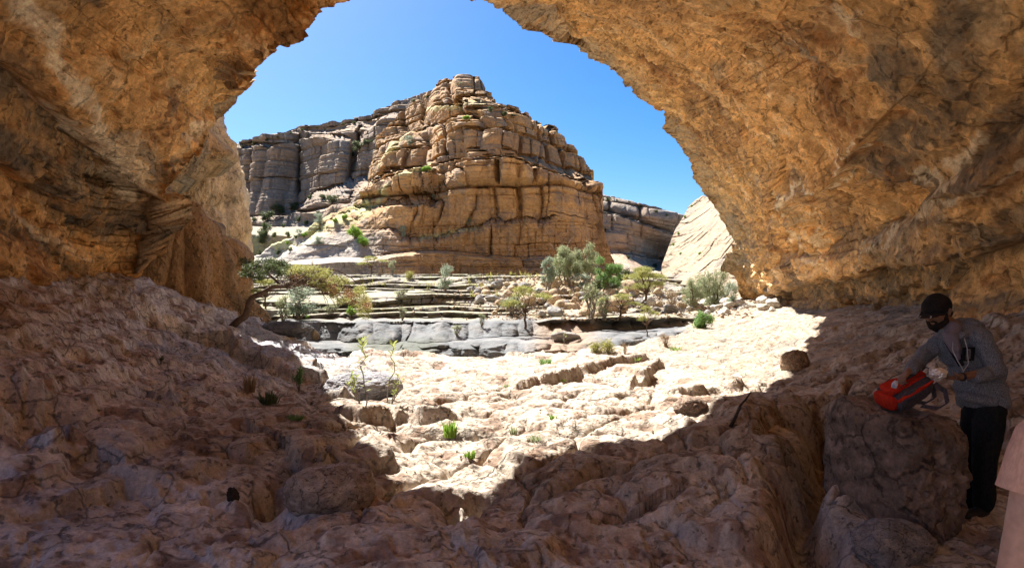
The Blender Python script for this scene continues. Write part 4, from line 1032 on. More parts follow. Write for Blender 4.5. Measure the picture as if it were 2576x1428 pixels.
# ------------------------------------------------------------------ the stepped grey ledges and the smooth rock over the pool, as one continuous stepped face
def talus_px(U, V):
    t = np.exp(-(((U - 1475) / 150) ** 4)) * sstep(792, 772, V)
    t = np.maximum(t, np.exp(-(((U - 1320) / 95) ** 2) - ((V - 738) / 24) ** 2) * 1.1)
    t = np.maximum(t, sstep(1560, 1640, U) * sstep(800, 780, V))
    return np.clip(t, 0, 1)
def build_ledges():
    nc = int(1150 * Q); u = np.linspace(555, 1850, nc); nr = int(520 * Q)
    W = rows(nr, u * 0 + 905, np.interp(u, [555, 900, 1300, 1850], [692, 690, 690, 700]))
    c = [(a, b, d) for (a, b, d) in BC if b > 684 and d < 52] + [(x, 905, 19.6) for x in range(540, 1900, 150)] + [(x, 868, 20.6 + max(0, x - 1560) * .012) for x in range(540, 1900, 150)] + [(x, 836, 21.6 + max(0, x - 1560) * .012) for x in range(620, 1560, 150)]
    c = [p for p in c if not (p[1] > 800 and p[1] < 836)]
    c = np.array(c, float); ld = tps(c[:, :2], np.log(c[:, 2]), .003)
    def depth(U, V):
        D = np.exp(ld(U, V)); D = D + .5 * noise2(U / 90., V / 40., 711) * sstep(800, 770, V) + (.9 * noise2(U / 120., V / 60., 712) + .35 * noise2(U / 34., V / 30., 713)) * sstep(780, 830, V)
        D = np.maximum.accumulate(D, axis=0)
        lowr = stair(U, V, D, [.95, .38, .7], 715, .72, .40, .25, .12)
        upr = stair(U, V, D, [.42, .24, .16, .50, .20, .30], 716, .88, .02, .26, .16)
        k = sstep(812, 796, V + 10 * noise2(U / 50., V / 50., 714))
        return lowr * (1 - k) + upr * k
    def disp(X, U, V):
        x, y, z = X[..., 0], X[..., 1], X[..., 2]
        k = sstep(812, 796, V + 10 * noise2(U / 50., V / 50., 714))
        wz = .05 * noise3(x * .3, y * .3, z * .3, 721) + .02 * noise3(x * 1.5, y * 1.5, z, 722); s = x + .15 * noise3(x * .6, y * .6, z * 2, 723)
        b1, i1 = blocks(s, z, .26, .8, 51, .15, .045, .60, wz)
        b2, i2 = blocks(s, z, .12, .45, 52, .05, .02, .10, wz)
        b3, i3 = blocks(s + .3 * wz, z, .9, 3.2, 53, .22, .07, .5, .4 * noise3(x * .25, y * .25, z * .3, 724))
        up_ = b1 + b2 + .05 * fbm3(x * 3, y * 3, z * 4, 3, 725)
        lo_ = b3 + .28 * fbm3(x * .6, y * .6, z * 1.1, 4, 726) + .06 * billow3(x * 2, y * 2, z * 3, 3, 727)
        left = sstep(900, 760, U)
        return (up_ * k + lo_ * (1 - k)) * (1 - .3 * left), (k, i1)
    def colf(X, U, V, aux):
        k, i1 = aux; x, y, z = X[..., 0], X[..., 1], X[..., 2]
        nz = np.abs(grid_normals(X)[..., 2])
        n1 = fbm3(x * .3, y * .3, z * .6, 3, 731); n2 = fbm3(x * 1.4, y * 1.4, z * 3, 4, 732)
        C = np.zeros(X.shape, F) + np.array((.165, .15, .132), F)
        C = mixc(C, (.25, .195, .135), sstep(.0, .6, n2 + .5 * (i1 - .5))); C = mixc(C, (.145, .142, .14), sstep(.05, .5, n1 + .3 * n2))
        C = mixc(C, (.36, .32, .26), sstep(.75, .97, nz) * .5)
        C = mixc(C, (.34, .33, .16), sstep(.8, .97, nz) * sstep(.0, .35, n2 + n1) * .5)
        G = np.zeros(X.shape, F) + np.array((.13, .138, .146), F); G = mixc(G, (.18, .18, .18), sstep(-.1, .4, n2)); G = mixc(G, (.085, .092, .092), sstep(.15, .55, n1) * .7)
        br = np.exp(-((U - 1420) / 75) ** 4) * sstep(800, 815, V); G = mixc(G, (.28, .20, .135), br * .8)
        G = mixc(G, (.075, .085, .06), sstep(838, 868, V) * sstep(860, 900, U) * sstep(1130, 1080, U) * .7)
        return C * k[..., None] + G * (1 - k[..., None])
    base = depth
    def depth2(U, V): return base(U, V) + 3.5 * talus_px(U, V)
    return relief('terrain', u, W, depth2, disp, colf, M_MID, [(1.5, -.3), (6, -1.5)], 'thin grey limestone beds stepping up from the pool to the butte')
LEDGE = build_ledges()
# ------------------------------------------------------------------ finding the surface
bpy.context.view_layer.update()
TERR = [o for o in SC.objects if o.type == 'MESH' and o.get('kind') == 'structure' and not o.name.startswith('water')]
def cast(o3, dr, objs=None):
    best = None
    for o in (objs or TERR):
        ok, loc, nor, _ = o.ray_cast(Vector(o3), Vector(dr).normalized())
        if ok:
            d = (loc - Vector(o3)).length
            if best is None or d < best[0]: best = (d, loc, nor)
    return best
def hit(u, v, objs=None):
    return cast((0, 0, 0), pt(u, v, 1.0), objs)
def drop(x, y, objs=None, z=3.0):
    return cast((x, y, z), (0, 0, -1), objs)

# ------------------------------------------------------------------ meshes: tubes, leaves, stones
class MB:
    def __init__(s): s.v = []; s.f = []
    def tube(s, pts, rad, n=7, cap=True):
        pts = [Vector(p) for p in pts]; base = len(s.v); m = len(pts)
        if not hasattr(rad, '__len__'): rad = [rad] * m
        t = (pts[1] - pts[0]).normalized(); a = t.orthogonal().normalized()
        for i, p in enumerate(pts):
            if i: t = (pts[min(i + 1, m - 1)] - pts[i - 1]).normalized()
            a = (a - t * a.dot(t)).normalized(); b = t.cross(a)
            for k in range(n):
                q = 2 * math.pi * k / n; s.v.append(tuple(p + (a * math.cos(q) + b * math.sin(q)) * rad[i]))
        for i in range(m - 1):
            for k in range(n):
                s.f.append((base + i * n + k, base + i * n + (k + 1) % n, base + (i + 1) * n + (k + 1) % n, base + (i + 1) * n + k))
        if cap:
            s.f.append(tuple(base + k for k in range(n))[::-1]); s.f.append(tuple(base + (m - 1) * n + k for k in range(n)))
    def quad(s, a, b, c, d):
        i = len(s.v); s.v += [tuple(a), tuple(b), tuple(c), tuple(d)]; s.f.append((i, i + 1, i + 2, i + 3))
    def mesh(s, name, mat, smooth=True):
        me = bpy.data.meshes.new(name); me.from_pydata(s.v, [], s.f); me.materials.append(mat)
        if smooth: me.polygons.foreach_set('use_smooth', [True] * len(me.polygons))
        me.update(); return me
    def build(s, name, mat, parent=None, smooth=True):
        return link(bpy.data.objects.new(name, s.mesh(name, mat, smooth)), parent)

def leaf_cloud(name, centers, radii, n, size, rs, flat=1.0, aspect=.45, shell=.55, up=0.0, mat=None):
    """n leaf quads spread through several clumps (denser towards each clump's outside)"""
    centers = np.array(centers, float); radii = np.array(radii, float)
    w = radii ** 2; w = w / w.sum()
    k = rs.choice(len(centers), n, p=w)
    d = rs.normal(size=(n, 3)); d /= np.linalg.norm(d, axis=1, keepdims=True)
    r = (shell + (1 - shell) * rs.rand(n)) ** 1.0 * rs.rand(n) ** .33
    off = d * (r * radii[k])[:, None]; off[:, 2] *= flat
    c = centers[k] + off + rs.normal(size=(n, 3)) * size * .6
    a = rs.normal(size=(n, 3)) * (1, 1, .6) + d * .5; a /= np.linalg.norm(a, axis=1, keepdims=True)
    b = np.cross(a, rs.normal(size=(n, 3)) + (0, 0, up)); b /= np.linalg.norm(b, axis=1, keepdims=True) + 1e-9
    L = size * (.6 + .8 * rs.rand(n))[:, None]; W = L * aspect
    V = np.stack([c - a * L * .5, c + b * W * .5, c + a * L * .5, c - b * W * .5], 1).reshape(-1, 3)
    Fq = np.arange(n * 4).reshape(-1, 4)
    me_o = mesh_np(name, V, Fq, mat, smooth=False)
    return me_o

def limb(p0, p1, rs, wob=.12, n=6, sag=0.0):
    p0 = np.array(p0, float); p1 = np.array(p1, float); L = np.linalg.norm(p1 - p0); out = []
    for i in range(n + 1):
        t = i / n; p = p0 * (1 - t) + p1 * t
        if 0 < i < n: p = p + rs.normal(size=3) * L * wob * .5 * math.sin(math.pi * t)
        p[2] += sag * L * math.sin(math.pi * t); out.append(tuple(p))
    return out

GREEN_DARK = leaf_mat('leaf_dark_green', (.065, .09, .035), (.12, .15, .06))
GREEN_OLIVE = leaf_mat('leaf_olive', (.24, .28, .15), (.36, .39, .22))
GREEN_GREY = leaf_mat('leaf_grey_green', (.22, .28, .20), (.36, .42, .31))
GREEN_BRIGHT = leaf_mat('leaf_bright_green', (.16, .30, .035), (.27, .42, .06))
GREEN_MID = leaf_mat('leaf_mid_green', (.13, .24, .07), (.22, .35, .11))
GREEN_ACACIA = leaf_mat('leaf_acacia', (.26, .28, .08), (.42, .41, .14))
LEAF_YELLOW = leaf_mat('leaf_yellow_green', (.27, .27, .075), (.42, .40, .12))
LEAF_RUST = leaf_mat('seed_pods_rust', (.36, .20, .10), (.52, .32, .17))
LEAF_SAP = leaf_mat('leaf_sapling', (.24, .30, .07), (.42, .45, .14))
LEAF_DRY = leaf_mat('dry_twigs', (.28, .19, .11), (.42, .31, .19), .1)
BARK = flat_mat('bark', (.10, .065, .045), .9, 18, .35, .5)
BARK_GREY = flat_mat('bark_grey', (.22, .19, .16), .9, 18, .3, .5)
BARK_DARK = flat_mat('bark_dark', (.045, .03, .022), .9, 18, .3, .5)

def make_shrub(name, seed, h, w, mat, bark, stems=5, clumps=9, n=900, leaf=.07, flat=.8, low=.25, crown='crown', trunk='trunk', aspect=.4, dense=.30, twigs=14, top=1.0):
    """prototype: > trunk (all stems of the plant), crown"""
    rs = np.random.RandomState(seed)
    root = empty(name)
    cs, rr = [], []
    for i in range(clumps):
        a = rs.rand() * 6.283; q = rs.rand() ** .6; z = h * (low + (1 - low) * rs.rand() * top)
        wid = w * .5 * (1 - .45 * abs(z / h - .62) / .62)
        cs.append((math.cos(a) * q * wid * .75, math.sin(a) * q * wid * .75, z * .88)); rr.append(dense * w * (.6 + .6 * rs.rand()))
    leafo = leaf_cloud(crown, cs, rr, n, leaf, rs, flat, aspect, mat=mat); leafo.parent = root
    mb = MB()
    for i in range(stems):
        c = cs[i % clumps]; b = (rs.normal() * w * .04, rs.normal() * w * .04, -.05 * h)
        r0 = h * .018 * (1 + rs.rand()); mb.tube(limb(b, c, rs, .14), np.linspace(r0, r0 * .3, 7), 6)
    for i in range(twigs):
        c = np.array(cs[rs.randint(clumps)]); d = rs.normal(size=3) * w * .16; d[2] = abs(d[2])
        mb.tube([tuple(c * (.75, .75, .75)), tuple(c + d * .4), tuple(c + d)], [h * .006, h * .004, h * .002], 4)
    mb.build(trunk, bark, root)
    return root

def copy_tree(o, parent=None):
    c = o.copy(); SC.collection.objects.link(c); c.parent = parent
    for ch in list(o.children):
        copy_tree(ch, c)
    return c

PROTO = {}
def place(kind, u, v, hpx, label, cat, group=None, wpx=None, d=None, objs=None, lean=0.0, seed=None, sink=.03):
    """stand a plant of this kind where the photograph has its foot; size from its height in the photograph"""
    p = PROTO[kind]
    if d is None:
        b = hit(u, v, objs)
        if b is None: return None
        loc = b[1]
    else: loc = Vector(pt(u, v, d))
    if not p['used']: o = p['o']; p['used'] = True
    else: o = copy_tree(p['o'])
    dep = loc.y; h = hpx / FPX * dep; w = (wpx if wpx else hpx * p['asp']) / FPX * dep
    o.scale = (w / p['w'], w / p['w'], h / p['h'])
    o.location = (loc.x, loc.y, loc.z - sink * h)
    o.rotation_euler = (0, lean, (seed if seed is not None else rnd.random() * 6.28))
    tag(o, label, cat, group)
    if group is None and 'group' in o: del o['group']
    return o
def proto(kind, name, seed, h, w, mat, bark, **k):
    PROTO[kind] = dict(o=make_shrub(name, seed, h, w, mat, bark, **k), w=w, h=h, asp=w / h, used=False)

proto('olive', 'tree', 1, 4.2, 3.6, GREEN_OLIVE, BARK_GREY, stems=7, clumps=26, n=9450, leaf=0.149, low=.32, dense=.15, flat=1.0, twigs=40)
proto('olive2', 'tree', 12, 4.0, 3.4, GREEN_OLIVE, BARK_GREY, stems=7, clumps=22, n=8100, leaf=0.149, low=.30, dense=.16, flat=1.1, twigs=40)
proto('greytree', 'tree', 2, 3.0, 1.9, GREEN_GREY, BARK_GREY, stems=6, clumps=18, n=4860, leaf=0.123, low=.35, dense=.17, twigs=30)
proto('greentree', 'tree', 3, 3.4, 2.9, GREEN_MID, BARK, stems=6, clumps=24, n=8775, leaf=0.131, low=.22, dense=.17, twigs=30)
proto('willow', 'tree', 4, 3.2, 3.9, GREEN_OLIVE, BARK, stems=5, clumps=26, n=8775, leaf=0.123, low=.05, dense=.14, flat=1.2, twigs=30)
proto('shrubgrey', 'shrub', 5, 1.6, 1.5, GREEN_GREY, BARK_GREY, stems=9, clumps=12, n=2025, leaf=0.096, low=.2, dense=.2, twigs=40)
proto('shrubthin', 'shrub', 6, 1.5, 1.0, GREEN_OLIVE, BARK_GREY, stems=9, clumps=9, n=702, leaf=0.088, low=.3, dense=.2, twigs=60)
proto('shrubbright', 'shrub', 7, 1.2, 1.3, GREEN_BRIGHT, BARK, stems=6, clumps=14, n=2025, leaf=0.123, low=.15, dense=.22, twigs=10)
proto('shrubdark', 'shrub', 8, 1.8, 2.0, GREEN_DARK, BARK, stems=6, clumps=14, n=1755, leaf=0.193, low=.15, dense=.22, twigs=10)
proto('bush', 'shrub', 9, .8, 1.9, GREEN_MID, BARK, stems=12, clumps=20, n=4320, leaf=0.096, low=.1, dense=.15, flat=.9, twigs=60)
proto('drybush', 'shrub', 10, .8, 1.2, LEAF_DRY, LEAF_DRY, stems=16, clumps=10, n=675, leaf=0.088, low=.1, dense=.16, twigs=120, aspect=.15)
proto('yellow', 'shrub', 11, .8, .6, LEAF_YELLOW, BARK, stems=8, clumps=8, n=567, leaf=0.193, low=.2, dense=.22, aspect=.12, twigs=20)

def make_acacia(name, seed, h, w, tiers, mat, bark, lean=(0, 0), n=5000, leaf=.05):
    """umbrella thorn: flat layered crown on a forking trunk"""
    rs = np.random.RandomState(seed); root = empty(name); cs, rr = [], []
    for (tz, tx, tw, k) in tiers:
        for i in range(k):
            a = rs.rand() * 6.283; q = math.sqrt(rs.rand()); cs.append((tx + math.cos(a) * q * tw * .5, math.sin(a) * q * tw * .5, tz * h - .10 * h * q * q + rs.normal() * .012 * h)); rr.append(.135 * w * (.7 + .6 * rs.rand()))
    lf = leaf_cloud('crown', cs, rr, n, leaf, rs, .32, .35, .3, mat=mat); lf.parent = root
    mb = MB(); fork = (lean[0] * .45, lean[1] * .45, h * .42)
    mb.tube(limb((0, 0, -.06 * h), fork, rs, .10), np.linspace(.035 * h, .022 * h, 7), 8)
    for i in range(16):
        c = cs[rs.randint(len(cs))]; mb.tube(limb(fork, c, rs, .16, 6, -.06), np.linspace(.014 * h, .003 * h, 7), 5)
    mb.build('trunk', bark, root)
    return root
PROTO['acacia'] = dict(o=make_acacia('acacia_tree', 31, 3.2, 3.3, [(1.0, 0, 1.8, 14), (.86, .2, 3.0, 26), (.68, -.3, 2.6, 14), (.62, .8, 1.8, 8)], GREEN_ACACIA, BARK, n=10125, leaf=0.096), w=3.3, h=3.2, asp=1.03, used=False)
PROTO['acacia2'] = dict(o=make_acacia('acacia_tree', 37, 2.4, 2.6, [(1.0, -.2, 1.2, 9), (.86, .3, 2.0, 10), (.66, -.7, 1.2, 8)], GREEN_ACACIA, BARK, n=4050, leaf=0.088), w=2.6, h=2.4, asp=1.08, used=False)

# --- trees and shrubs of the middle ground (foot u, v, height in the photograph)
place('olive', 1428, 716, 112, 'tall pale olive green tree with open crown on top of the scree mound', 'tree', wpx=96, objs=[LEDGE, BANK])
place('olive2', 1478, 708, 106, 'feathery olive green tree just right of the tallest tree on the mound', 'tree', wpx=84, objs=[LEDGE, BANK])
place('greytree', 1380, 738, 98, 'slender blue grey tree with bare lower stems left of the mound trees', 'tree', wpx=56, objs=[LEDGE, BANK])
place('greentree', 1532, 738, 100, 'dense fresh green tree at the right end of the mound', 'tree', wpx=84, objs=[LEDGE, BANK])
place('shrubdark', 1566, 722, 46, 'small dark green tree in shade behind the dense green tree', 'tree', wpx=46, objs=[LEDGE, BANK])
place('acacia', 1626, 782, 112, 'umbrella shaped acacia with flat layered crown and thin dark trunk', 'tree', wpx=128, objs=[LEDGE, BANK])
place('willow', 1798, 772, 98, 'pale drooping willow like tree beside the right cave wall', 'tree', wpx=120, objs=[LEDGE, BANK, FLOOR], sink=0)
place('shrubgrey', 1840, 770, 66, 'small tree with leaning bare trunk between the drooping tree and the cave wall', 'tree', wpx=46, objs=[LEDGE, BANK, FLOOR])
place('acacia2', 1322, 826, 108, 'small sparse acacia with crooked dark trunk at the edge of the grey rock', 'tree', wpx=118, objs=[LEDGE, BANK])
place('acacia2', 1560, 800, 62, 'low acacia spreading over the large round boulder', 'tree', wpx=104, objs=[LEDGE, BANK])
place('acacia2', 1628, 846, 78, 'young acacia sapling growing at the edge of the sunlit slab', 'tree', wpx=54, objs=[LEDGE, BANK, FLOOR])
place('acacia2', 935, 690, 46, 'pale flat topped acacia at the foot of the butte', 'tree', wpx=72, objs=[LEDGE, BANK, BUTTE])
place('shrubthin', 1488, 806, 108, 'tall thin twiggy shrub in front of the scree boulders', 'shrub', wpx=62, objs=[LEDGE, BANK])
place('shrubgrey', 1118, 730, 70, 'grey green shrub with many upright stems on the ledges', 'shrub', wpx=52, objs=[LEDGE, BANK])
place('shrubthin', 988, 692, 44, 'thin grey shrub at the foot of the tan cliff', 'shrub', wpx=26, objs=[LEDGE, BANK])
place('yellow', 1029, 702, 22, 'round yellow grass tussock on the highest ledge', 'grass tussock', wpx=22, objs=[LEDGE, BANK])
place('shrubthin', 1212, 822, 40, 'small upright bush in a joint of the grey rock', 'shrub', wpx=24, objs=[LEDGE, BANK])
place('shrubthin', 1150, 846, 34, 'scruffy bush clinging to the face of the smooth grey rock', 'shrub', wpx=34, objs=[LEDGE, BANK])
place('shrubthin', 1012, 806, 40, 'dry leggy shrub standing on the lowest ledge', 'shrub', wpx=28, objs=[LEDGE, BANK])
place('shrubbright', 884, 796, 28, 'bright green shrub on the lowest ledge near the leaning acacia', 'shrub', wpx=28, objs=[LEDGE, BANK])
place('shrubthin', 832, 800, 40, 'feathery leaning shrub left of the bright green ledge shrub', 'shrub', wpx=46, objs=[LEDGE, BANK])
place('shrubthin', 1008, 752, 26, 'low pale shrub in the middle of the stepped ledges', 'shrub', wpx=40, objs=[LEDGE, BANK])
place('shrubgrey', 745, 800, 88, 'large silvery shrub behind the branches of the leaning acacia', 'shrub', wpx=120, objs=[LEDGE, BANK])
place('shrubthin', 712, 806, 72, 'dark stemmed leggy shrub beside the foot of the left rock wall', 'shrub', wpx=40, objs=[LEDGE, BANK])
place('shrubbright', 772, 802, 14, 'tiny bright plant beside the silvery shrub', 'plant', wpx=16, objs=[LEDGE, BANK])
place('acacia2', 668, 776, 76, 'yellow green acacia half hidden behind the left rock wall', 'tree', wpx=92, objs=[LEDGE, BANK])
place('bush', 1766, 824, 42, 'low spreading green bush at the far edge of the sunlit slab', 'shrub', wpx=82, objs=[FLOOR, LEDGE, BANK])
place('drybush', 1674, 870, 34, 'round dry brown bush on the sunlit slab', 'shrub', wpx=48, objs=[FLOOR])
place('yellow', 1496, 884, 26, 'yellow green leafy plant at the broken edge of the slab', 'plant', wpx=32, objs=[FLOOR])
place('yellow', 1532, 886, 36, 'taller yellow leafed plant in the middle of the slab edge clump', 'plant', wpx=36, objs=[FLOOR])
place('drybush', 1572, 890, 30, 'dry twiggy weed at the right of the slab edge clump', 'plant', wpx=30, objs=[FLOOR])
place('shrubdark', 1500, 742, 40, 'dark leafy shrub between the dense green tree and the mound boulders', 'shrub', wpx=46, objs=[LEDGE, BANK])
place('shrubgrey', 1462, 728, 44, 'silvery low shrub under the two tallest mound trees', 'shrub', wpx=62, objs=[LEDGE, BANK])
place('shrubthin', 1520, 800, 66, 'feathery upright shrub just left of the largest round boulder', 'shrub', wpx=54, objs=[LEDGE, BANK])
place('shrubgrey', 1545, 742, 34, 'grey low shrub under the dense green tree', 'shrub', wpx=60, objs=[LEDGE, BANK])
place('shrubthin', 1290, 790, 54, 'pale feathery shrub left of the crooked acacia', 'shrub', wpx=66, objs=[LEDGE, BANK])
place('willow', 1744, 768, 70, 'lower pale feathery tree left of the drooping tree', 'tree', wpx=84, objs=[LEDGE, BANK, FLOOR], sink=0)
place('drybush', 1690, 770, 44, 'brown dead brush hanging under the umbrella acacia', 'shrub', wpx=50, objs=[LEDGE, BANK])

# --- on the butte and its grassy spur
for (k, u, v, h, w, lab) in (
    ('shrubgrey', 806, 566, 34, 36, 'large pale grey shrub at the left edge of the grassy spur'), ('shrubgrey', 752, 596, 22, 22, 'small pale grey shrub below the largest one on the grassy spur'),
    ('shrubbright', 893, 600, 36, 42, 'largest bright green shrub on the grassy spur'), ('shrubbright', 914, 618, 28, 36, 'bright green shrub just below the largest one on the spur'),
    ('shrubgrey', 798, 616, 24, 40, 'round grey green shrub on the lower left of the spur'), ('shrubbright', 765, 596, 14, 22, 'small lime shrub on the left part of the spur'),
    ('shrubgrey', 1180, 566, 30, 44, 'grey bush on the long ledge in the middle of the butte'), ('shrubgrey', 1014, 598, 34, 24, 'grey bush in a gully low on the left of the butte'),
    ('shrubgrey', 1031, 366, 26, 34, 'grey green bush high on the left shoulder of the butte'), ('shrubbright', 1072, 432, 18, 30, 'bright green shrub on a ledge of the left shoulder'),
    ('shrubbright', 1172, 300, 10, 26, 'flat green shrub on the shelf under the summit tower'), ('shrubbright', 1272, 328, 12, 10, 'small green tuft in the crack below the right rim'),
    ('shrubthin', 1158, 216, 10, 12, 'tiny bush on the very top of the butte'), ('shrubdark', 1234, 282, 14, 16, 'dark bush on the right edge below the summit'),
    ('shrubdark', 1268, 292, 10, 26, 'low dark bushes on the right rim of the butte'), ('shrubthin', 1366, 344, 10, 20, 'grey bush on the stepped right skyline of the butte'),
    ('shrubdark', 1292, 296, 8, 20, 'dark tuft on the rim right of the summit'), ('shrubgrey', 1092, 500, 12, 20, 'small grey bush on the broken ledge left of the main face'),
    ('shrubbright', 724, 614, 10, 14, 'lime tuft near the left tip of the spur'), ('shrubbright', 842, 560, 14, 18, 'lime shrub near the top of the grassy spur'), ('shrubbright', 866, 552, 16, 22, 'yellow green shrub under the dark rock at the spur top')):
    place(k, u, v, h, lab, 'shrub', wpx=w, objs=[BUTTE, BANK])
# --- the far escarpment: dark trees in its scree and on its rim
far_l = [(672,556,26,40),(700,540,28,46),(668,590,30,34),(662,600,22,30),(738,530,22,30),(660,612,20,24),(690,596,12,16),(724,596,14,16),(640,560,14,20),(752,556,12,16),(770,566,12,14),(712,572,10,12),(745,600,10,14),(800,538,8,12),(835,512,22,40),(812,502,14,22),(655,640,12,14),(700,640,12,16),(730,632,10,14),(645,662,10,12),(780,500,10,16),(627,600,14,14)]
for i, (u, v, h, w) in enumerate(far_l):
    place('shrubdark', u, v, h, ('small ' if h < 15 else 'bushy ') + 'dark tree ' + ('close under the far cliff' if v < 560 else ('half way down the far scree' if v < 605 else 'at the foot of the far scree')) + (', beside the left rock wall' if u < 680 else (', in the middle of the slope' if u < 735 else ', towards the grassy spur')), 'tree', 'dark trees on the far scree', wpx=w, objs=[FARLEFT, BUTTE])
for (u, v, h, w) in ((905,378,22,46),(925,364,12,30),(886,392,10,16)):
    place('shrubdark', u, v, h, 'dark bush in the shaded hollow where the escarpment meets the butte', 'shrub', 'bushes in the shaded hollow', wpx=w, objs=[FARLEFT])
for (u, v, h, w) in ((831,316,12,14),(640,361,6,14),(672,352,6,12),(700,345,5,14),(760,326,6,12),(800,320,5,14),(862,312,5,12),(890,308,6,14),(930,300,6,14),(958,290,5,12),(985,278,6,12),(1040,254,6,14),(1075,243,5,12),(610,368,5,12),(730,334,5,10)):
    place('shrubdark', u, v + 3, h, 'small bush on the rim of the far escarpment, ' + ('at its low left end' if u < 690 else ('left of its middle' if u < 790 else ('right of the tallest rim bush' if u < 900 else ('where it climbs to the butte' if u < 1000 else 'close under the summit tower')))), 'shrub', 'bushes on the escarpment rim', wpx=w, objs=[FARLEFT, BUTTE])
for (u, v, h, w) in ((1506,500,8,14),(1530,505,8,18),(1552,508,7,14),(1584,513,7,16),(1612,522,6,12),(1650,534,7,12),(1678,543,6,10),(1512,540,10,18),(1540,556,8,14),(1600,690,14,20),(1625,684,10,16),(1580,650,8,12),(1648,672,10,14),(1520,585,10,12)):
    place('shrubdark', u, v, h, 'dark bush ' + ('on the rim' if v < 545 else 'low on the face') + ' of the shaded canyon wall, ' + ('next to the butte' if u < 1550 else ('in its middle' if u < 1620 else 'at its right end')), 'shrub', 'bushes on the shaded canyon wall', wpx=w, objs=[FARRIGHT])
for (u, v, h, w) in ((1722,548,8,8),(1706,590,8,8),(1694,618,8,8),(1740,520,6,8),(1760,640,8,10),(1712,640,7,8)):
    place('shrubbright', u, v, h, 'small green tuft ' + ('high' if v < 560 else ('half way up' if v < 620 else 'low')) + ' on the sunlit slope' + (' near its left edge' if u < 1730 else ' away from its edge'), 'shrub', 'tufts on the sunlit slope', wpx=w, objs=[HILLR])

# --- the leaning acacia at the left, rooted in the cave floor
def leaning_acacia():
    rs = np.random.RandomState(77)
    D = 15.3
    foot = hit(586, 820, [FLOOR]); d0 = foot[1].y if foot else D
    root = empty('acacia_tree', foot[1] if foot else pt(586, 820, D)); R0 = Vector(root.location)
    def q(u, v, dy=0.0): return Vector(pt(u, v, d0 + dy)) - R0
    mb = MB()
    main = [(578,828,0),(600,806,0),(617,796,0),(624,775,0),(625,763,.05),(634,749,.1),(650,741,.1),(664,735,.15),(683,722,.2),(709,720,.8),(734,713,1.4),(763,711,2.1),(781,700,2.6),(805,685,3.2),(824,686,3.6),(845,694,4.0)]
    mb.tube([q(*p) for p in main], [.085,.08,.075,.07,.068,.066,.062,.058,.055,.052,.046,.04,.034,.028,.02,.01], 10)
    subs = [[(709,720,.8),(695,705,.8),(683,695,.9),(672,682,1.0),(660,672,1.1)], [(683,695,.9),(668,690,.7),(650,680,.6)], [(763,711,2.1),(780,716,2.4),(796,721,2.8),(820,727,3.2),(845,738,3.6),(868,750,4.0)],
            [(763,711,2.1),(757,695,2.4),(750,682,2.6)], [(805,685,3.2),(820,676,3.3),(850,680,3.5),(885,700,4.0),(910,720,4.2)], [(781,700,2.6),(800,706,3.2),(830,712,3.9),(870,716,4.3)], [(734,713,1.4),(728,695,1.8),(735,678,2.2)]]
    for sx in subs: mb.tube([q(*p) for p in sx], np.linspace(.03, .006, len(sx)), 6)
    cs1, cs2, cs3 = [], [], []
    for i in range(30):
        cs1.append(tuple(q(612 + 105 * rs.rand(), 652 + 48 * rs.rand(), .7 + rs.normal() * .5)))
    for i in range(150):
        t = rs.rand(); u = 722 + 205 * t; top = 668 + 60 * max(0, t - .45) ** 1.15 * 1.7 + 20 * max(0, .2 - t)
        cs2.append(tuple(q(u, top + (10 + 62 * min(1, t + .3)) * rs.rand() ** 1.2 + (14 * t), 2.2 + 2.0 * t + rs.normal() * .6)))
    for i in range(34):
        t = rs.rand(); cs3.append(tuple(q(735 + 190 * t, 690 + 62 * t * t + 30 * rs.rand(), 2.2 + 2 * t + rs.normal() * .5)))
    for cs in (cs1, cs2):
        for c in cs:
            if rs.rand() < .8:
                st = q(*main[rs.randint(9, 15)]) if cs is cs2 else q(672, 684, .9)
                mb.tube(limb(st, c, rs, .14, 5, .03), np.linspace(.011, .003, 6), 4)
    mb.build('trunk', BARK, root)
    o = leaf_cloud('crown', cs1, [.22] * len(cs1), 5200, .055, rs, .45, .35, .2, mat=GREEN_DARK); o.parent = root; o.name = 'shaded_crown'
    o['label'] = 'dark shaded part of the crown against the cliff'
    o = leaf_cloud('crown', cs2, [.20] * len(cs2), 17000, .05, rs, .42, .35, .2, mat=GREEN_ACACIA); o.parent = root
    o = leaf_cloud('seed_pods', cs3, [.2] * len(cs3), 4600, .055, rs, .5, .3, .2, mat=LEAF_RUST); o.parent = root
    tag(root, 'leaning acacia with rust coloured pods growing sideways from the cave floor', 'tree')
leaning_acacia()

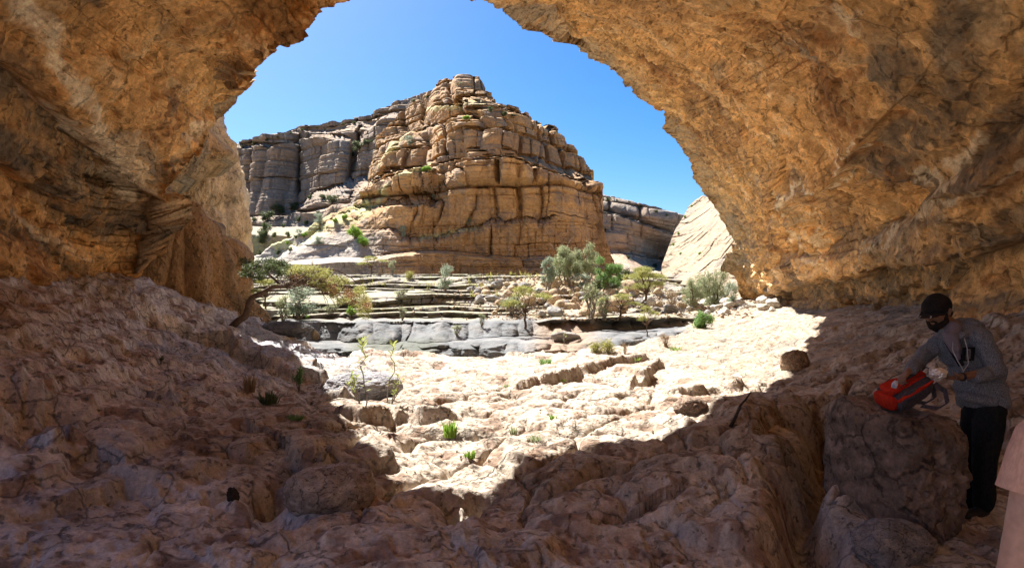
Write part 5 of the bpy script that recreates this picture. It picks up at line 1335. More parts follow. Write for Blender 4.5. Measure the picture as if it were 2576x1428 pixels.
# --- plants of the cave floor
def leafy_sapling(u, v, hpx, lean, seed, label, mat=LEAF_SAP, n=26, leaf=.10, stems=1):
    b = hit(u, v, [FLOOR]) or hit(u, v); loc = b[1]; h = hpx / FPX * loc.y; rs = np.random.RandomState(seed)
    root = empty('sapling', (loc.x, loc.y, loc.z - .02)); st = MB(); lf = MB()
    for s_ in range(stems):
        tip = Vector((lean * h + rs.normal() * .10 * h * (stems > 1), rs.normal() * .05 * h, h * (1 if s_ == 0 else .4 + .5 * rs.rand())))
        pts = limb((0, 0, 0), tip, rs, .07, 8); st.tube(pts, np.linspace(.010, .004, 9), 5)
        for i in range(n if s_ == 0 else n // 2):
            t = 1 - .72 * (i / n) ** 1.5; k = t * 8; a = Vector(pts[int(min(k, 7))]).lerp(Vector(pts[int(min(k, 7)) + 1]), k - int(min(k, 7)))
            ang = i * 2.4 + rs.rand(); L = leaf * (.7 + .5 * rs.rand()) * (1 if t > .8 else .8); el = .35 + .7 * (t - .3)
            d = Vector((math.cos(ang) * math.cos(el), math.sin(ang) * math.cos(el), math.sin(el))); sd = d.cross(Vector((0, 0, 1))).normalized() * L * .17
            lf.quad(a, a + d * L * .45 + sd, a + d * L + Vector((0, 0, -.15 * L)), a + d * L * .45 - sd)
    st.build('stem', BARK_GREY, root); lf.build('leaves', mat, root, False)
    return tag(root, label, 'plant')
leafy_sapling(918, 1030, 178, -.02, 5, 'tall sapling with a tuft of yellow green leaves on a thin bare stem', n=30, leaf=.13)
leafy_sapling(975, 1012, 150, .10, 9, 'second sapling with leaves all along its stem right of the tallest one', n=34, leaf=.12)
leafy_sapling(905, 1012, 78, -.25, 15, 'many stemmed low leafy plant at the foot of the two saplings', n=16, leaf=.09, stems=6)
leafy_sapling(985, 1016, 74, .2, 19, 'reddish stemmed leafy plant on the rock right of the saplings', n=14, leaf=.09, stems=5)
leafy_sapling(752, 985, 62, .05, 21, 'dark green leafy plant in the shaded crack beside the sun patch', mat=GREEN_MID, n=24, leaf=.10, stems=9)
leafy_sapling(405, 915, 20, .0, 23, 'tiny dark green plant in a shaded hollow on the left', mat=GREEN_DARK, n=14, leaf=.06, stems=5)
leafy_sapling(1418, 868, 30, .05, 29, 'thin weed stem standing at the far lip of the floor', n=8, leaf=.07, stems=2)
leafy_sapling(850, 1160, 1, 0, 30, '', n=1) if False else None

def tuft(u, v, hpx, wpx, seed, label, mat, n=60, cat='grass tuft', name='grass_tuft'):
    b = hit(u, v, [FLOOR]) or hit(u, v); loc = b[1]; h = hpx / FPX * loc.y; w = wpx / FPX * loc.y; rs = np.random.RandomState(seed); m = MB()
    for i in range(n):
        a = rs.rand() * 6.28; r = w * .22 * math.sqrt(rs.rand()); p = Vector((math.cos(a) * r * 1.6, math.sin(a) * r, -.01)); L = h * (.5 + .6 * rs.rand())
        o = Vector((math.cos(a + rs.normal() * .5), math.sin(a + rs.normal() * .5), 0)) * w * .35 * rs.rand(); s = Vector((rs.normal(), rs.normal(), 0)).normalized() * .004 * (1 + h * 6)
        q = p + o * .35 + Vector((0, 0, L * .6)); e = p + o + Vector((0, 0, L)); 
        m.quad(p - s, p + s, q + s * .8, q - s * .8); m.quad(q - s * .8, q + s * .8, e + s * .1, e - s * .1)
    o = m.build(name, mat, None, False); o.location = loc
    return tag(o, label, cat)
tuft(1133, 1098, 42, 40, 1, 'bright green grass tuft in the joint between the sunlit boulders', GREEN_BRIGHT, 90)
tuft(1183, 1150, 24, 34, 2, 'smaller grass tuft nearest the shadow edge', GREEN_BRIGHT, 50)
tuft(1346, 1108, 18, 44, 3, 'low weeds in the pale hollow right of the sunlit boulders', GREEN_OLIVE, 60)
tuft(1292, 1090, 20, 22, 4, 'small weed beside the round sunlit boulder', GREEN_OLIVE, 30)
tuft(1392, 1052, 14, 26, 5, 'sparse green tuft at the top of the round sunlit boulder', GREEN_BRIGHT, 30)
tuft(1372, 914, 16, 44, 6, 'low green weed patch near the far lip of the floor', GREEN_MID, 90)
tuft(1276, 972, 8, 30, 7, 'moss like green strip at the left end of the long rock step', GREEN_BRIGHT, 50)
tuft(1410, 958, 8, 34, 8, 'short green growth under the long rock step', GREEN_BRIGHT, 40)
tuft(628, 985, 46, 34, 9, 'dry brown weed standing in the shaded floor', LEAF_DRY, 50)
tuft(676, 1015, 34, 60, 10, 'dark scrubby weed in the shade right of the dry one', GREEN_DARK, 110)
tuft(742, 1056, 16, 50, 11, 'low green grass strip in the shade near the sun patch', GREEN_MID, 90)
tuft(1700, 880, 12, 40, 12, 'short grass beside the dry round bush', GREEN_BRIGHT, 50)
tuft(1600, 905, 8, 30, 13, 'short grass at the foot of the slab edge clump', GREEN_BRIGHT, 40)

# sparse grass on the scree and the spur: nobody could count it
def grass_stuff():
    rs = np.random.RandomState(5); P = []
    for _ in range(2600):
        if rs.rand() < .55: u, v, ob = 1180 + 330 * rs.rand(), 690 + 62 * rs.rand(), [LEDGE, BANK]
        elif rs.rand() < .7: u, v, ob = 690 + 260 * rs.rand(), 520 + 110 * rs.rand(), [BUTTE]
        else: u, v, ob = 900 + 400 * rs.rand(), 700 + 30 * rs.rand(), [LEDGE, BANK]
        h = hit(u, v, ob)
        if h is None or h[2].z < .35: continue
        if noise2(np.array([h[1].x * .35]), np.array([h[1].y * .35]), 9)[0] < -.05: continue
        P.append(h[1])
    P = np.array([tuple(p) for p in P]); n = len(P)
    k = 4; c = np.repeat(P, k, 0) + rs.normal(size=(n * k, 3)) * (.08, .08, .01)
    a = rs.normal(size=(n * k, 3)) * .35 + (0, 0, 1); L = (.10 + .16 * rs.rand(n * k))[:, None]; s = np.cross(a, rs.normal(size=(n * k, 3))); s /= np.linalg.norm(s, axis=1, keepdims=True)
    V = np.stack([c - s * .02, c + s * .02, c + a * L + s * .012, c + a * L - s * .012], 1).reshape(-1, 3)
    o = mesh_np('grass', V, np.arange(n * k * 4).reshape(-1, 4), LEAF_YELLOW, smooth=False)
    tag(o, 'sparse yellow green grass on the scree and the spur of the butte', 'grass', kind='stuff')
grass_stuff()
# ------------------------------------------------------------------ boulders
def rock_mesh(name, seed, mat, nlat=26, nlon=40, planes=11, tight=.66, rough=.05, C0=(.45,.35,.25), C1=(.34,.29,.24), C2=(.52,.43,.33), scale=1.0, squash=(1, 1, 1), fr=2.2, soft=9.0, pits=0.0):
    """angular boulder: a ball cut by random planes, edges softened, surface roughened; unit radius"""
    rs = np.random.RandomState(seed)
    th = np.linspace(0, math.pi, nlat); ph = np.linspace(0, 2 * math.pi, nlon + 1)[:-1]
    T, Pn = np.meshgrid(th, ph, indexing='ij')
    d = np.stack([np.sin(T) * np.cos(Pn), np.sin(T) * np.sin(Pn), np.cos(T)], -1)
    n = rs.normal(size=(planes, 3)); n /= np.linalg.norm(n, axis=1, keepdims=True); h = tight + (1 - tight) * rs.rand(planes)
    q = np.maximum((d @ n.T) / h, 1e-3)
    r = 1.0 / ((q ** soft).sum(-1) + 1.0) ** (1 / soft)
    X = (d * r[..., None]).astype(F) * np.array(squash, F) * F(scale)
    x, y, z = X[..., 0] / scale + seed * 3.1, X[..., 1] / scale, X[..., 2] / scale
    dd = rough * (fbm3(x * fr, y * fr, z * fr, 4, seed) + .5 * (billow3(x * fr * 1.7, y * fr * 1.7, z * fr * 1.7, 2, seed + 1) - .3))
    if pits: dd = dd - pits * np.clip(noise3(x * 7, y * 7, z * 7, seed + 3) - .15, 0, 1)
    X = X + d.astype(F) * (dd * scale)[..., None]
    X[0] = X[0].mean(0); X[-1] = X[-1].mean(0)
    n1 = fbm3(x * 1.5, y * 1.5, z * 1.5, 3, seed + 5); n2 = fbm3(x * 5, y * 5, z * 5, 3, seed + 6)
    C = np.zeros(X.shape, F) + np.array(C0, F); C = mixc(C, C1, sstep(-.1, .5, n1)); C = mixc(C, C2, sstep(.0, .6, n2) * .7)
    C = C * (1 + .25 * n2)[..., None]
    o = mesh_np(name, X.reshape(-1, 3), grid_faces(nlat, nlon, True, True), mat, C)
    return o

TAN = dict(C0=(.44,.33,.21), C1=(.34,.27,.19), C2=(.52,.41,.28)); GRY = dict(C0=(.27,.26,.245), C1=(.20,.20,.20), C2=(.36,.33,.28)); PALE = dict(C0=(.50,.46,.39), C1=(.40,.38,.34), C2=(.60,.56,.48))
PINK = dict(C0=(.50,.42,.36), C1=(.42,.33,.27), C2=(.60,.54,.48)); BLUE = dict(C0=(.34,.34,.37), C1=(.27,.27,.29), C2=(.44,.41,.40))
RP = {'tan': [rock_mesh('boulder', 600 + i, M_MID, squash=(1, .8, .65 + .1 * (i % 3)), planes=9 + i, soft=14, **TAN) for i in range(5)],
      'gry': [rock_mesh('boulder', 620 + i, M_MID, squash=(1, .8, .5 + .1 * (i % 3)), planes=9 + i, soft=14, **GRY) for i in range(4)],
      'pale': [rock_mesh('boulder', 640 + i, M_MID, squash=(1, .9, .7), planes=8 + i, soft=10, **PALE) for i in range(3)]}
USED = set()
def boulder(kind, i, loc, size, label, group=None, squash=(1, 1, 1), name='boulder'):
    p = RP[kind][i % len(RP[kind])]
    if p.name in USED: o = p.copy(); SC.collection.objects.link(o)
    else: o = p; USED.add(p.name)
    o.location = loc; o.rotation_euler = (rnd.uniform(-.5, .5), rnd.uniform(-.5, .5), rnd.uniform(0, 6.28)); o.scale = [size * s for s in squash]
    tag(o, label, 'boulder', group)
    if group is None and 'group' in o: del o['group']
    return o

# the big ones of the scree that can be told apart (u, v, half width px)
for (k, i, u, v, r, sq, lab) in (
    ('tan', 0, 1545, 782, 36, (1, .9, 1.15), 'largest rounded tan boulder at the foot of the scree, under the low acacia'),
    ('gry', 1, 1241, 758, 20, (1, .8, .8), 'oval grey boulder lying on the ledge at the left of the scree'),
    ('tan', 1, 1396, 722, 17, (.7, .8, 1.7), 'upright tan boulder standing in the middle of the scree'),
    ('tan', 2, 1393, 762, 19, (1, .8, .9), 'pale wedge shaped boulder below the upright one'),
    ('tan', 3, 1326, 762, 20, (1, .8, 1.1), 'brown boulder beside the trunk of the crooked acacia'),
    ('pale', 0, 1632, 770, 22, (.8, .8, 1.2), 'pale boulder behind the trunk of the umbrella acacia'),
    ('tan', 4, 1582, 736, 30, (1, .8, 1.0), 'broad shaded boulder behind the umbrella acacia, left side'),
    ('gry', 0, 1230, 688, 16, (1, .7, .7), 'flat topped block perched on the crest of the mound'),
    ('pale', 1, 1475, 796, 14, (1, .9, 1), 'small cream boulder at the foot of the thin twiggy shrub'),
    ('tan', 1, 1285, 778, 15, (1, .8, .9), 'tan boulder left of the crooked acacia trunk'),
    ('gry', 2, 1690, 788, 26, (1, .8, .7), 'flat grey boulder in shade right of the umbrella acacia'),
    ('pale', 2, 1790, 770, 26, (1.2, .8, .6), 'pale flat boulder under the drooping tree'),
    ('gry', 3, 1420, 858, 34, (1.1, .8, .7), 'dark smooth rock lying in the gully below the brown wall')):
    b = hit(u, v, [LEDGE, BANK])
    if b is None: continue
    s = r / FPX * b[1].y
    boulder(k, i, b[1] + Vector((0, .3 * s, s * .30)), s * 1.15, lab, None, sq)
# the rest of the scree
MARKS = [(1300, 700, 'left of the mound trees'), (1380, 735, 'around the blue grey tree'), (1435, 715, 'under the tall olive tree'), (1490, 760, 'beside the thin twiggy shrub'), (1535, 735, 'below the dense green tree'),
         (1320, 780, 'around the crooked acacia'), (1550, 780, 'by the largest boulder'), (1626, 760, 'around the umbrella acacia'), (1250, 745, 'beside the oval grey boulder'), (1720, 775, 'between the two right trees'), (1790, 770, 'under the drooping tree'), (1440, 790, 'above the grey gully rock'), (1200, 735, 'at the left end of the scree')]
n_b = 0; rsb = np.random.RandomState(44)
while n_b < 230:
    z_ = rsb.rand()
    if z_ < .62: u, v = 1470 + 85 * rsb.normal(), 700 + 105 * rsb.rand()
    elif z_ < .82: u, v = 1270 + 60 * rsb.normal(), 715 + 50 * rsb.rand()
    else: u, v = 1620 + 220 * rsb.rand(), 735 + 65 * rsb.rand()
    b = hit(u, v, [LEDGE, BANK, FLOOR])
    if b is None or b[1].y < 24 or b[1].y > 56: continue
    s = (.10 + .34 * rsb.rand() ** 2.2) * (1 if z_ < .62 else .85)
    pale = z_ >= .82 and rsb.rand() < .5
    k = 'pale' if pale else ('tan' if rsb.rand() < .72 else 'gry')
    lab, grp = {'tan': ('angular tan boulder lying among others on the scree slope', 'tan scree boulders'), 'gry': ('grey limestone boulder lying among others on the scree slope', 'grey scree boulders'), 'pale': ('pale boulder of the stony wadi bed right of the acacia', 'pale wadi boulders')}[k]
    near = min(((u - a) ** 2 + (v - c_) ** 2, t) for a, c_, t in MARKS)[1]
    size = 'large' if s > .30 else ('head sized' if s < .16 else 'middling')
    where = 'high on the slope' if v < 730 else ('at mid slope' if v < 768 else 'low on the slope')
    lab = f"{size} {dict(tan='tan', gry='grey', pale='pale')[k]} boulder {where}, {near}"
    boulder(k, n_b, b[1] + Vector((0, 0, s * .25)), s, lab, grp, (1, 1, .8 + .5 * rsb.rand())); n_b += 1
# cobbles along the foot of the right wall
n_c = 0
while n_c < 34:
    u, v = 1790 + 165 * rsb.rand(), 0; v = 752 + 22 * rsb.rand() + (u - 1790) * .05
    b = hit(u, v, [FLOOR, LEDGE, BANK])
    if b is None: continue
    s = .16 + .22 * rsb.rand()
    boulder('pale', n_c, b[1] + Vector((0, 0, s * (.05 if n_c % 2 else .5))), s, ('larger' if s > .27 else 'smaller') + ' whitish stone ' + ('sunk deep ' if n_c % 2 else 'lying loose ') + ('under the drooping tree, left end of the heap' if u < 1840 else ('in the middle of the heap by the right wall' if u < 1900 else 'at the right end of the heap by the wall')), 'whitish stones by the right wall', (1, 1, .8)); n_c += 1

# gravel: small stones past counting
def gravel():
    rs = np.random.RandomState(3); V = []; Fc = []; base = np.array([(1,0,0),(-1,0,0),(0,1,0),(0,-1,0),(0,0,1),(0,0,-1)], float)
    fc = np.array([(0,2,4),(2,1,4),(1,3,4),(3,0,4),(2,0,5),(1,2,5),(3,1,5),(0,3,5)])
    pts = []
    for _ in range(3600):
        t = rs.rand()
        if t < .6: u, v = 1400 + 130 * rs.normal(), 690 + 115 * rs.rand(); mx_ = .13
        elif t < .8: u, v = 1650 + 250 * rs.rand(), 730 + 70 * rs.rand(); mx_ = .14
        else: u, v = 600 + 1300 * rs.rand(), 860 + 380 * rs.rand(); mx_ = .028
        b = hit(u, v, [FLOOR, LEDGE, BANK])
        if b is None or b[1].y > 60: continue
        pts.append((b[1], mx_ * (.25 + .75 * rs.rand() ** 2)))
    for i, (p, s) in enumerate(pts):
        R = rs.normal(size=(3, 3)); Qm, _ = np.linalg.qr(R); v = (base * (.6 + .6 * rs.rand(6, 1)) * (1, .8, .6)) @ Qm.T * s + np.array(p); V.append(v); Fc.append(fc + 6 * i)
    V = np.concatenate(V); Fc = np.concatenate(Fc); C = np.repeat(np.array([(.46, .36, .26)]) * (.6 + .6 * rs.rand(len(pts), 1)), 6, 0)
    o = mesh_np('gravel', V, Fc, M_MID, C, smooth=False); tag(o, 'small loose stones on the scree and the floor', 'gravel', kind='stuff')
gravel()

# ------------------------------------------------------------------ boulders and loose rocks of the cave floor
def floor_rock(name, seed, u, v, w, hh, label, col=PINK, d=None, depth=None, sq=(1, 1, 1), rz=0.0, rx=0.0, planes=10, soft=7, rough=.07, sink=.35, mat=None, res=1.0, cat='boulder', pits=.05):
    """w, hh: full width and height in the photograph; (u, v): its middle"""
    b = hit(u, v + hh * .35, [FLOOR]) or hit(u, v + hh * .35); D = d if d else b[1].y
    sx = w / FPX * D * .5 * 1.12; sz = hh / FPX * D * .5 * 1.15; sy = depth if depth else sx * .85
    o = rock_mesh(name, seed, mat or M_FLOOR, int(120 * res), int(180 * res), planes, .70, rough, fr=1.9, soft=soft, pits=pits, **col)
    o.location = pt(u, v, D); o.location.y += sy * .5
    o.location.z = min(o.location.z, b[1].z + sz * .3)
    o.scale = (sx * sq[0], sy * sq[1], sz * sq[2]); o.rotation_euler = (rx, 0, rz)
    return tag(o, label, cat)
floor_rock('boulder', 701, 815, 1222, 215, 165, 'big dark brown boulder half in shadow at the bottom centre left', rz=.3, planes=8, soft=6)
floor_rock('boulder', 704, 2008, 905, 74, 72, 'dark rounded boulder at the right edge of the sunlight', dict(C0=(.36,.25,.17), C1=(.30,.21,.15), C2=(.42,.31,.22)), rz=.4, res=.7)
floor_rock('boulder', 713, 905, 968, 190, 74, 'flat topped pale rock carrying the saplings', BLUE, rz=.25, soft=9, planes=8)
floor_rock('boulder', 714, 705, 826, 130, 44, 'dark flat slab lying at the far edge beside the acacia foot', dict(C0=(.16,.16,.17), C1=(.12,.12,.13), C2=(.22,.21,.20)), rz=.1, soft=14, planes=7)
floor_rock('boulder', 715, 790, 838, 22, 34, 'small tan block at the end of the dark slab', TAN, soft=14, res=.4)
floor_rock('boulder', 718, 1750, 1020, 92, 54, 'brown boulder whose top reaches into the sun right of centre', dict(C0=(.40,.29,.22), C1=(.33,.24,.18), C2=(.46,.36,.28)), rz=.2, soft=6)
floor_rock('boulder', 723, 2270, 1375, 230, 130, 'dark grey rock under the block at the bottom right', BLUE, d=4.35, rz=.3, soft=6)
floor_rock('stone', 725, 583, 1241, 30, 42, 'lump of black charred wood or stone on the shaded floor', dict(C0=(.09,.07,.055), C1=(.06,.045,.035), C2=(.12,.09,.07)), rz=.2, soft=14, rough=.25, res=.5, cat='stone', pits=.2)
floor_rock('stone', 726, 2205, 771, 26, 22, 'small pointed stone at the foot of the right wall', TAN, rz=.2, soft=16, res=.3, planes=6, cat='stone')

# the block that carries the backpack
BLK = dict(C0=(.22,.165,.135), C1=(.155,.12,.10), C2=(.30,.235,.20))
blk = rock_mesh('boulder', 741, M_FLOOR, 200, 300, 12, .62, .035, fr=2.2, soft=16, pits=.02, **BLK)
# cut it flat on top: squared block
me = blk.data; n_ = len(me.vertices); co = np.empty(n_ * 3, np.float32); me.vertices.foreach_get('co', co); co = co.reshape(-1, 3)
dirn = co / np.linalg.norm(co, axis=1, keepdims=True)
sq_ = 1.0 / ((np.abs(dirn[:, 0]) ** 5 + np.abs(dirn[:, 1]) ** 5 + np.abs(dirn[:, 2]) ** 6) ** (1 / 5.2))
rr_ = np.linalg.norm(co, axis=1); co = dirn * (sq_ * (.80 + .22 * rr_))[:, None]
x_, y_, z_ = co[:, 0] * 1.2, co[:, 1] * 1.2, co[:, 2] * 1.2
co += dirn * (.09 * fbm3(x_ * 1.5, y_ * 1.5, z_ * 1.8, 4, 88) + .04 * billow3(x_ * 2.2, y_ * 2.2, z_ * 3, 2, 89) - .03 * sstep(.02, .06, noise3(x_ * 1.8, y_ * 1.8, z_ * 2.4, 92)) - .05 * np.exp(-((z_ + .25 * x_ - .35 + .15 * noise3(x_ * 2, y_ * 2, z_, 90)) / .05) ** 2) + .012 * fbm3(x_ * 9, y_ * 9, z_ * 9, 3, 91))[:, None]
co[:, 0] *= .315; co[:, 1] *= .50; co[:, 2] *= .47
me.vertices.foreach_set('co', co.ravel().astype(np.float32)); me.update()
blk.location = (3.03, 5.10, -1.45); blk.rotation_euler = (math.radians(4), math.radians(3), math.radians(12))
tag(blk, 'squared dark brown rock block with the red backpack on top', 'boulder')

# ------------------------------------------------------------------ stick and twigs on the floor
WOOD = flat_mat('dead_wood', (.06, .04, .03), .9, 30, .4, .5)
def stick(pts, r, label):
    h0 = hit(*pts[0]); D = h0[1].y; m = MB()
    P = [Vector(pt(u, v, D - .05 * i)) for i, (u, v) in enumerate(pts)]; o0 = P[0].copy()
    m.tube([p - o0 for p in P], np.linspace(r, r * .35, len(P)), 7); m.tube([P[1] - o0, P[1] - o0 + Vector((.05, -.02, .10))], [r * .4, r * .2], 5)
    o = m.build('stick', WOOD); o.location = o0; return tag(o, label, 'stick')
stick([(1838, 1072), (1852, 1046), (1862, 1020), (1876, 1004), (1890, 984)], .020, 'thick dead stick leaning up out of the shade into the sunlight')
def twig(u, v, L, a, label):
    h0 = hit(u, v); m = MB(); m.tube([(0, 0, .01), (L * .5 * math.cos(a), L * .5 * math.sin(a), .03), (L * math.cos(a), L * math.sin(a), .015)], [.005, .004, .002], 5)
    m.tube([(L * .5 * math.cos(a), L * .5 * math.sin(a), .03), (L * .7 * math.cos(a + .6), L * .7 * math.sin(a + .6), .04)], [.003, .0015], 4)
    o = m.build('twig', WOOD); o.location = h0[1]; tag(o, label, 'twig', 'small twigs on the floor')
for (u, v, L, a) in ((875, 1075, .25, .3), (900, 1090, .3, 2.2), (1330, 1160, .2, .8), (1480, 1010, .35, .2), (1350, 960, .3, .1), (1540, 915, .3, .5), (1130, 1190, .2, 1.), (640, 1065, .2, 2.)):
    twig(u, v, L, a, 'thin dead twig lying on the rock floor')
# ------------------------------------------------------------------ figures
def cloth_mat(name, c0, c1, fine=140, bump=.4, rough=.95):
    m, t, b = nt(name); N = t.nodes; L = t.links
    tc = N.new('ShaderNodeTexCoord'); n1 = N.new('ShaderNodeTexNoise'); n1.inputs['Scale'].default_value = fine; n1.inputs['Detail'].default_value = 3
    mp = N.new('ShaderNodeMapping'); mp.inputs['Scale'].default_value = (1, 1, .35)
    L.new(tc.outputs['Object'], mp.inputs['Vector']); L.new(mp.outputs[0], n1.inputs['Vector'])
    cr = N.new('ShaderNodeValToRGB'); cr.color_ramp.elements[0].position = .38; cr.color_ramp.elements[1].position = .62
    cr.color_ramp.elements[0].color = (*c0, 1); cr.color_ramp.elements[1].color = (*c1, 1)
    L.new(n1.outputs['Fac'], cr.inputs[0]); L.new(cr.outputs[0], b.inputs['Base Color'])
    n2 = N.new('ShaderNodeTexNoise'); n2.inputs['Scale'].default_value = 9; n2.inputs['Detail'].default_value = 4; n2.inputs['Distortion'].default_value = 1.2
    L.new(tc.outputs['Object'], n2.inputs['Vector'])
    bp = N.new('ShaderNodeBump'); bp.inputs['Strength'].default_value = bump; bp.inputs['Distance'].default_value = .03
    L.new(n2.outputs['Fac'], bp.inputs['Height']); L.new(bp.outputs[0], b.inputs['Normal'])
    b.inputs['Roughness'].default_value = rough; b.inputs['Specular IOR Level'].default_value = .15
    return m
def skin_mat(name, col):
    m = flat_mat(name, col, .55, 60, .12, .1); b = m.node_tree.nodes['Principled BSDF']
    b.inputs['Subsurface Weight'].default_value = .12; b.inputs['Subsurface Radius'].default_value = (.01, .004, .002)
    return m
SKIN = skin_mat('skin_brown', (.22, .12, .075)); SKIN_PALE = skin_mat('skin_pale', (.52, .30, .22))
HEATHER = cloth_mat('grey_heather_knit', (.075, .083, .10), (.24, .255, .29), 260, .5)
BLACK = cloth_mat('black_cloth', (.010, .010, .012), (.018, .018, .02), 100, .3)
CAPM = cloth_mat('black_cap_cloth', (.012, .010, .010), (.025, .02, .02), 120, .1)
SHIRT = cloth_mat('mauve_shirt', (.16, .14, .17), (.22, .19, .23), 160, .3)
HAIR = cloth_mat('black_hair', (.008, .006, .005), (.03, .022, .018), 220, .6)
PEACH = cloth_mat('peach_tee', (.56, .32, .235), (.66, .385, .285), 160, .35)
WHITE = flat_mat('white_thread', (.65, .65, .65), .8, 200, .3)
CORD = flat_mat('grey_cord', (.42, .43, .46), .8, 100, .2)
DARKPL = flat_mat('dark_plastic', (.02, .02, .022), .35, 20, .1)
SHOE = flat_mat('shoe_black', (.02, .02, .02), .7, 40, .3)

def capsule(V, Fc, p0, r0, p1, r1, sq=(1, 1, 1), nseg=14, nring=5):
    """tapered capsule between two joints; sq squashes its cross-section in world x, y, z"""
    p0 = np.array(p0, float); p1 = np.array(p1, float); ax = p1 - p0; L = np.linalg.norm(ax)
    if L < 1e-6: ax = np.array([0, 0, 1.]); L = 1e-6
    t = ax / L if L > 1e-6 else ax
    a = np.cross(t, (0, 1, 0) if abs(t[1]) < .9 else (1, 0, 0)); a /= np.linalg.norm(a); b = np.cross(t, a)
    rings = []
    for i in range(nring + 1):
        q = math.pi / 2 * (1 - i / nring); rings.append((p0 - t * r0 * math.sin(q), r0 * math.cos(q)))
    for i in range(nring + 1):
        q = math.pi / 2 * (i / nring); rings.append((p1 + t * r1 * math.sin(q), r1 * math.cos(q)))
    base = sum(len(v) for v in V); out = []
    sq = np.array(sq, float)
    for (c, r) in rings:
        r = max(r, 1e-4)
        for k in range(nseg):
            g = 2 * math.pi * k / nseg; off = (a * math.cos(g) + b * math.sin(g)) * r
            out.append(c + off * sq)
    V.append(np.array(out)); m = len(rings); ff = []
    for i in range(m - 1):
        for k in range(nseg):
            ff.append((base + i * nseg + k, base + i * nseg + (k + 1) % nseg, base + (i + 1) * nseg + (k + 1) % nseg, base + (i + 1) * nseg + k))
    Fc.append(np.array(ff))

def fused(name, parts, mat, parent, voxel=.008, smooth=6, disp=0.0, dscale=.08, label=None):
    """grow ONE continuous surface over overlapping tapered volumes"""
    V, Fc = [], []
    for p in parts: capsule(V, Fc, *p[:4], **(p[4] if len(p) > 4 else {}))
    o = mesh_np(name, np.concatenate(V), np.concatenate(Fc), mat, None, parent)
    r = o.modifiers.new('remesh', 'REMESH'); r.mode = 'VOXEL'; r.voxel_size = voxel; r.use_smooth_shade = True
    s = o.modifiers.new('smooth', 'SMOOTH'); s.factor = .5; s.iterations = smooth
    if disp:
        tx = bpy.data.textures.new(name + '_folds', 'CLOUDS'); tx.noise_scale = dscale; tx.noise_depth = 2
        d = o.modifiers.new('folds', 'DISPLACE'); d.texture = tx; d.strength = disp; d.mid_level = .5; d.texture_coords = 'LOCAL'
    if label: o['label'] = label
    return o

def hand(parts, wrist, knuck, palm_n, r=.0085, curl=.9, spread=.018, thumb=1, sizes=(.072, .080, .076, .060)):
    """palm and five separate bent fingers; knuck: direction wrist->knuckles, palm_n: direction the palm faces"""
    w = np.array(wrist, float); k = np.array(knuck, float); k /= np.linalg.norm(k); n = np.array(palm_n, float); n -= k * n.dot(k); n /= np.linalg.norm(n); s = np.cross(k, n) * thumb
    for j in (-1.5, -.5, .5, 1.5):
        b = w + k * .085 + s * j * spread; parts.append((w + s * j * .009, .017, b, .0125))
    for i, j in enumerate((1.5, .5, -.5, -1.5)):
        b = w + k * .088 + s * j * spread; L = sizes[i]; c = curl * (1 + .12 * i); p = b; ang = c * .35
        for q, fr in enumerate((.45, .32, .25)):
            d = k * math.cos(ang) + n * math.sin(ang) + s * j * .04; e = p + d * L * fr
            parts.append((p, r * (1 - .1 * q), e, r * (.9 - .1 * q), dict(nseg=10, nring=3))); p = e; ang += c * .6
    tb = w + k * .025 + s * .028; t1 = tb + k * .032 + s * .026 + n * .012; t2 = t1 + k * .026 + n * .020 - s * .002; t3 = t2 + k * .012 + n * .014 - s * .008
    parts += [(tb, .015, t1, .0105, dict(nseg=10, nring=3)), (t1, .0105, t2, .0095, dict(nseg=10, nring=3)), (t2, .0095, t3, .008, dict(nseg=10, nring=3))]

DP = 5.13
def W(u, v, dy=0.0): return np.array(pt(u, v, DP + dy), float)

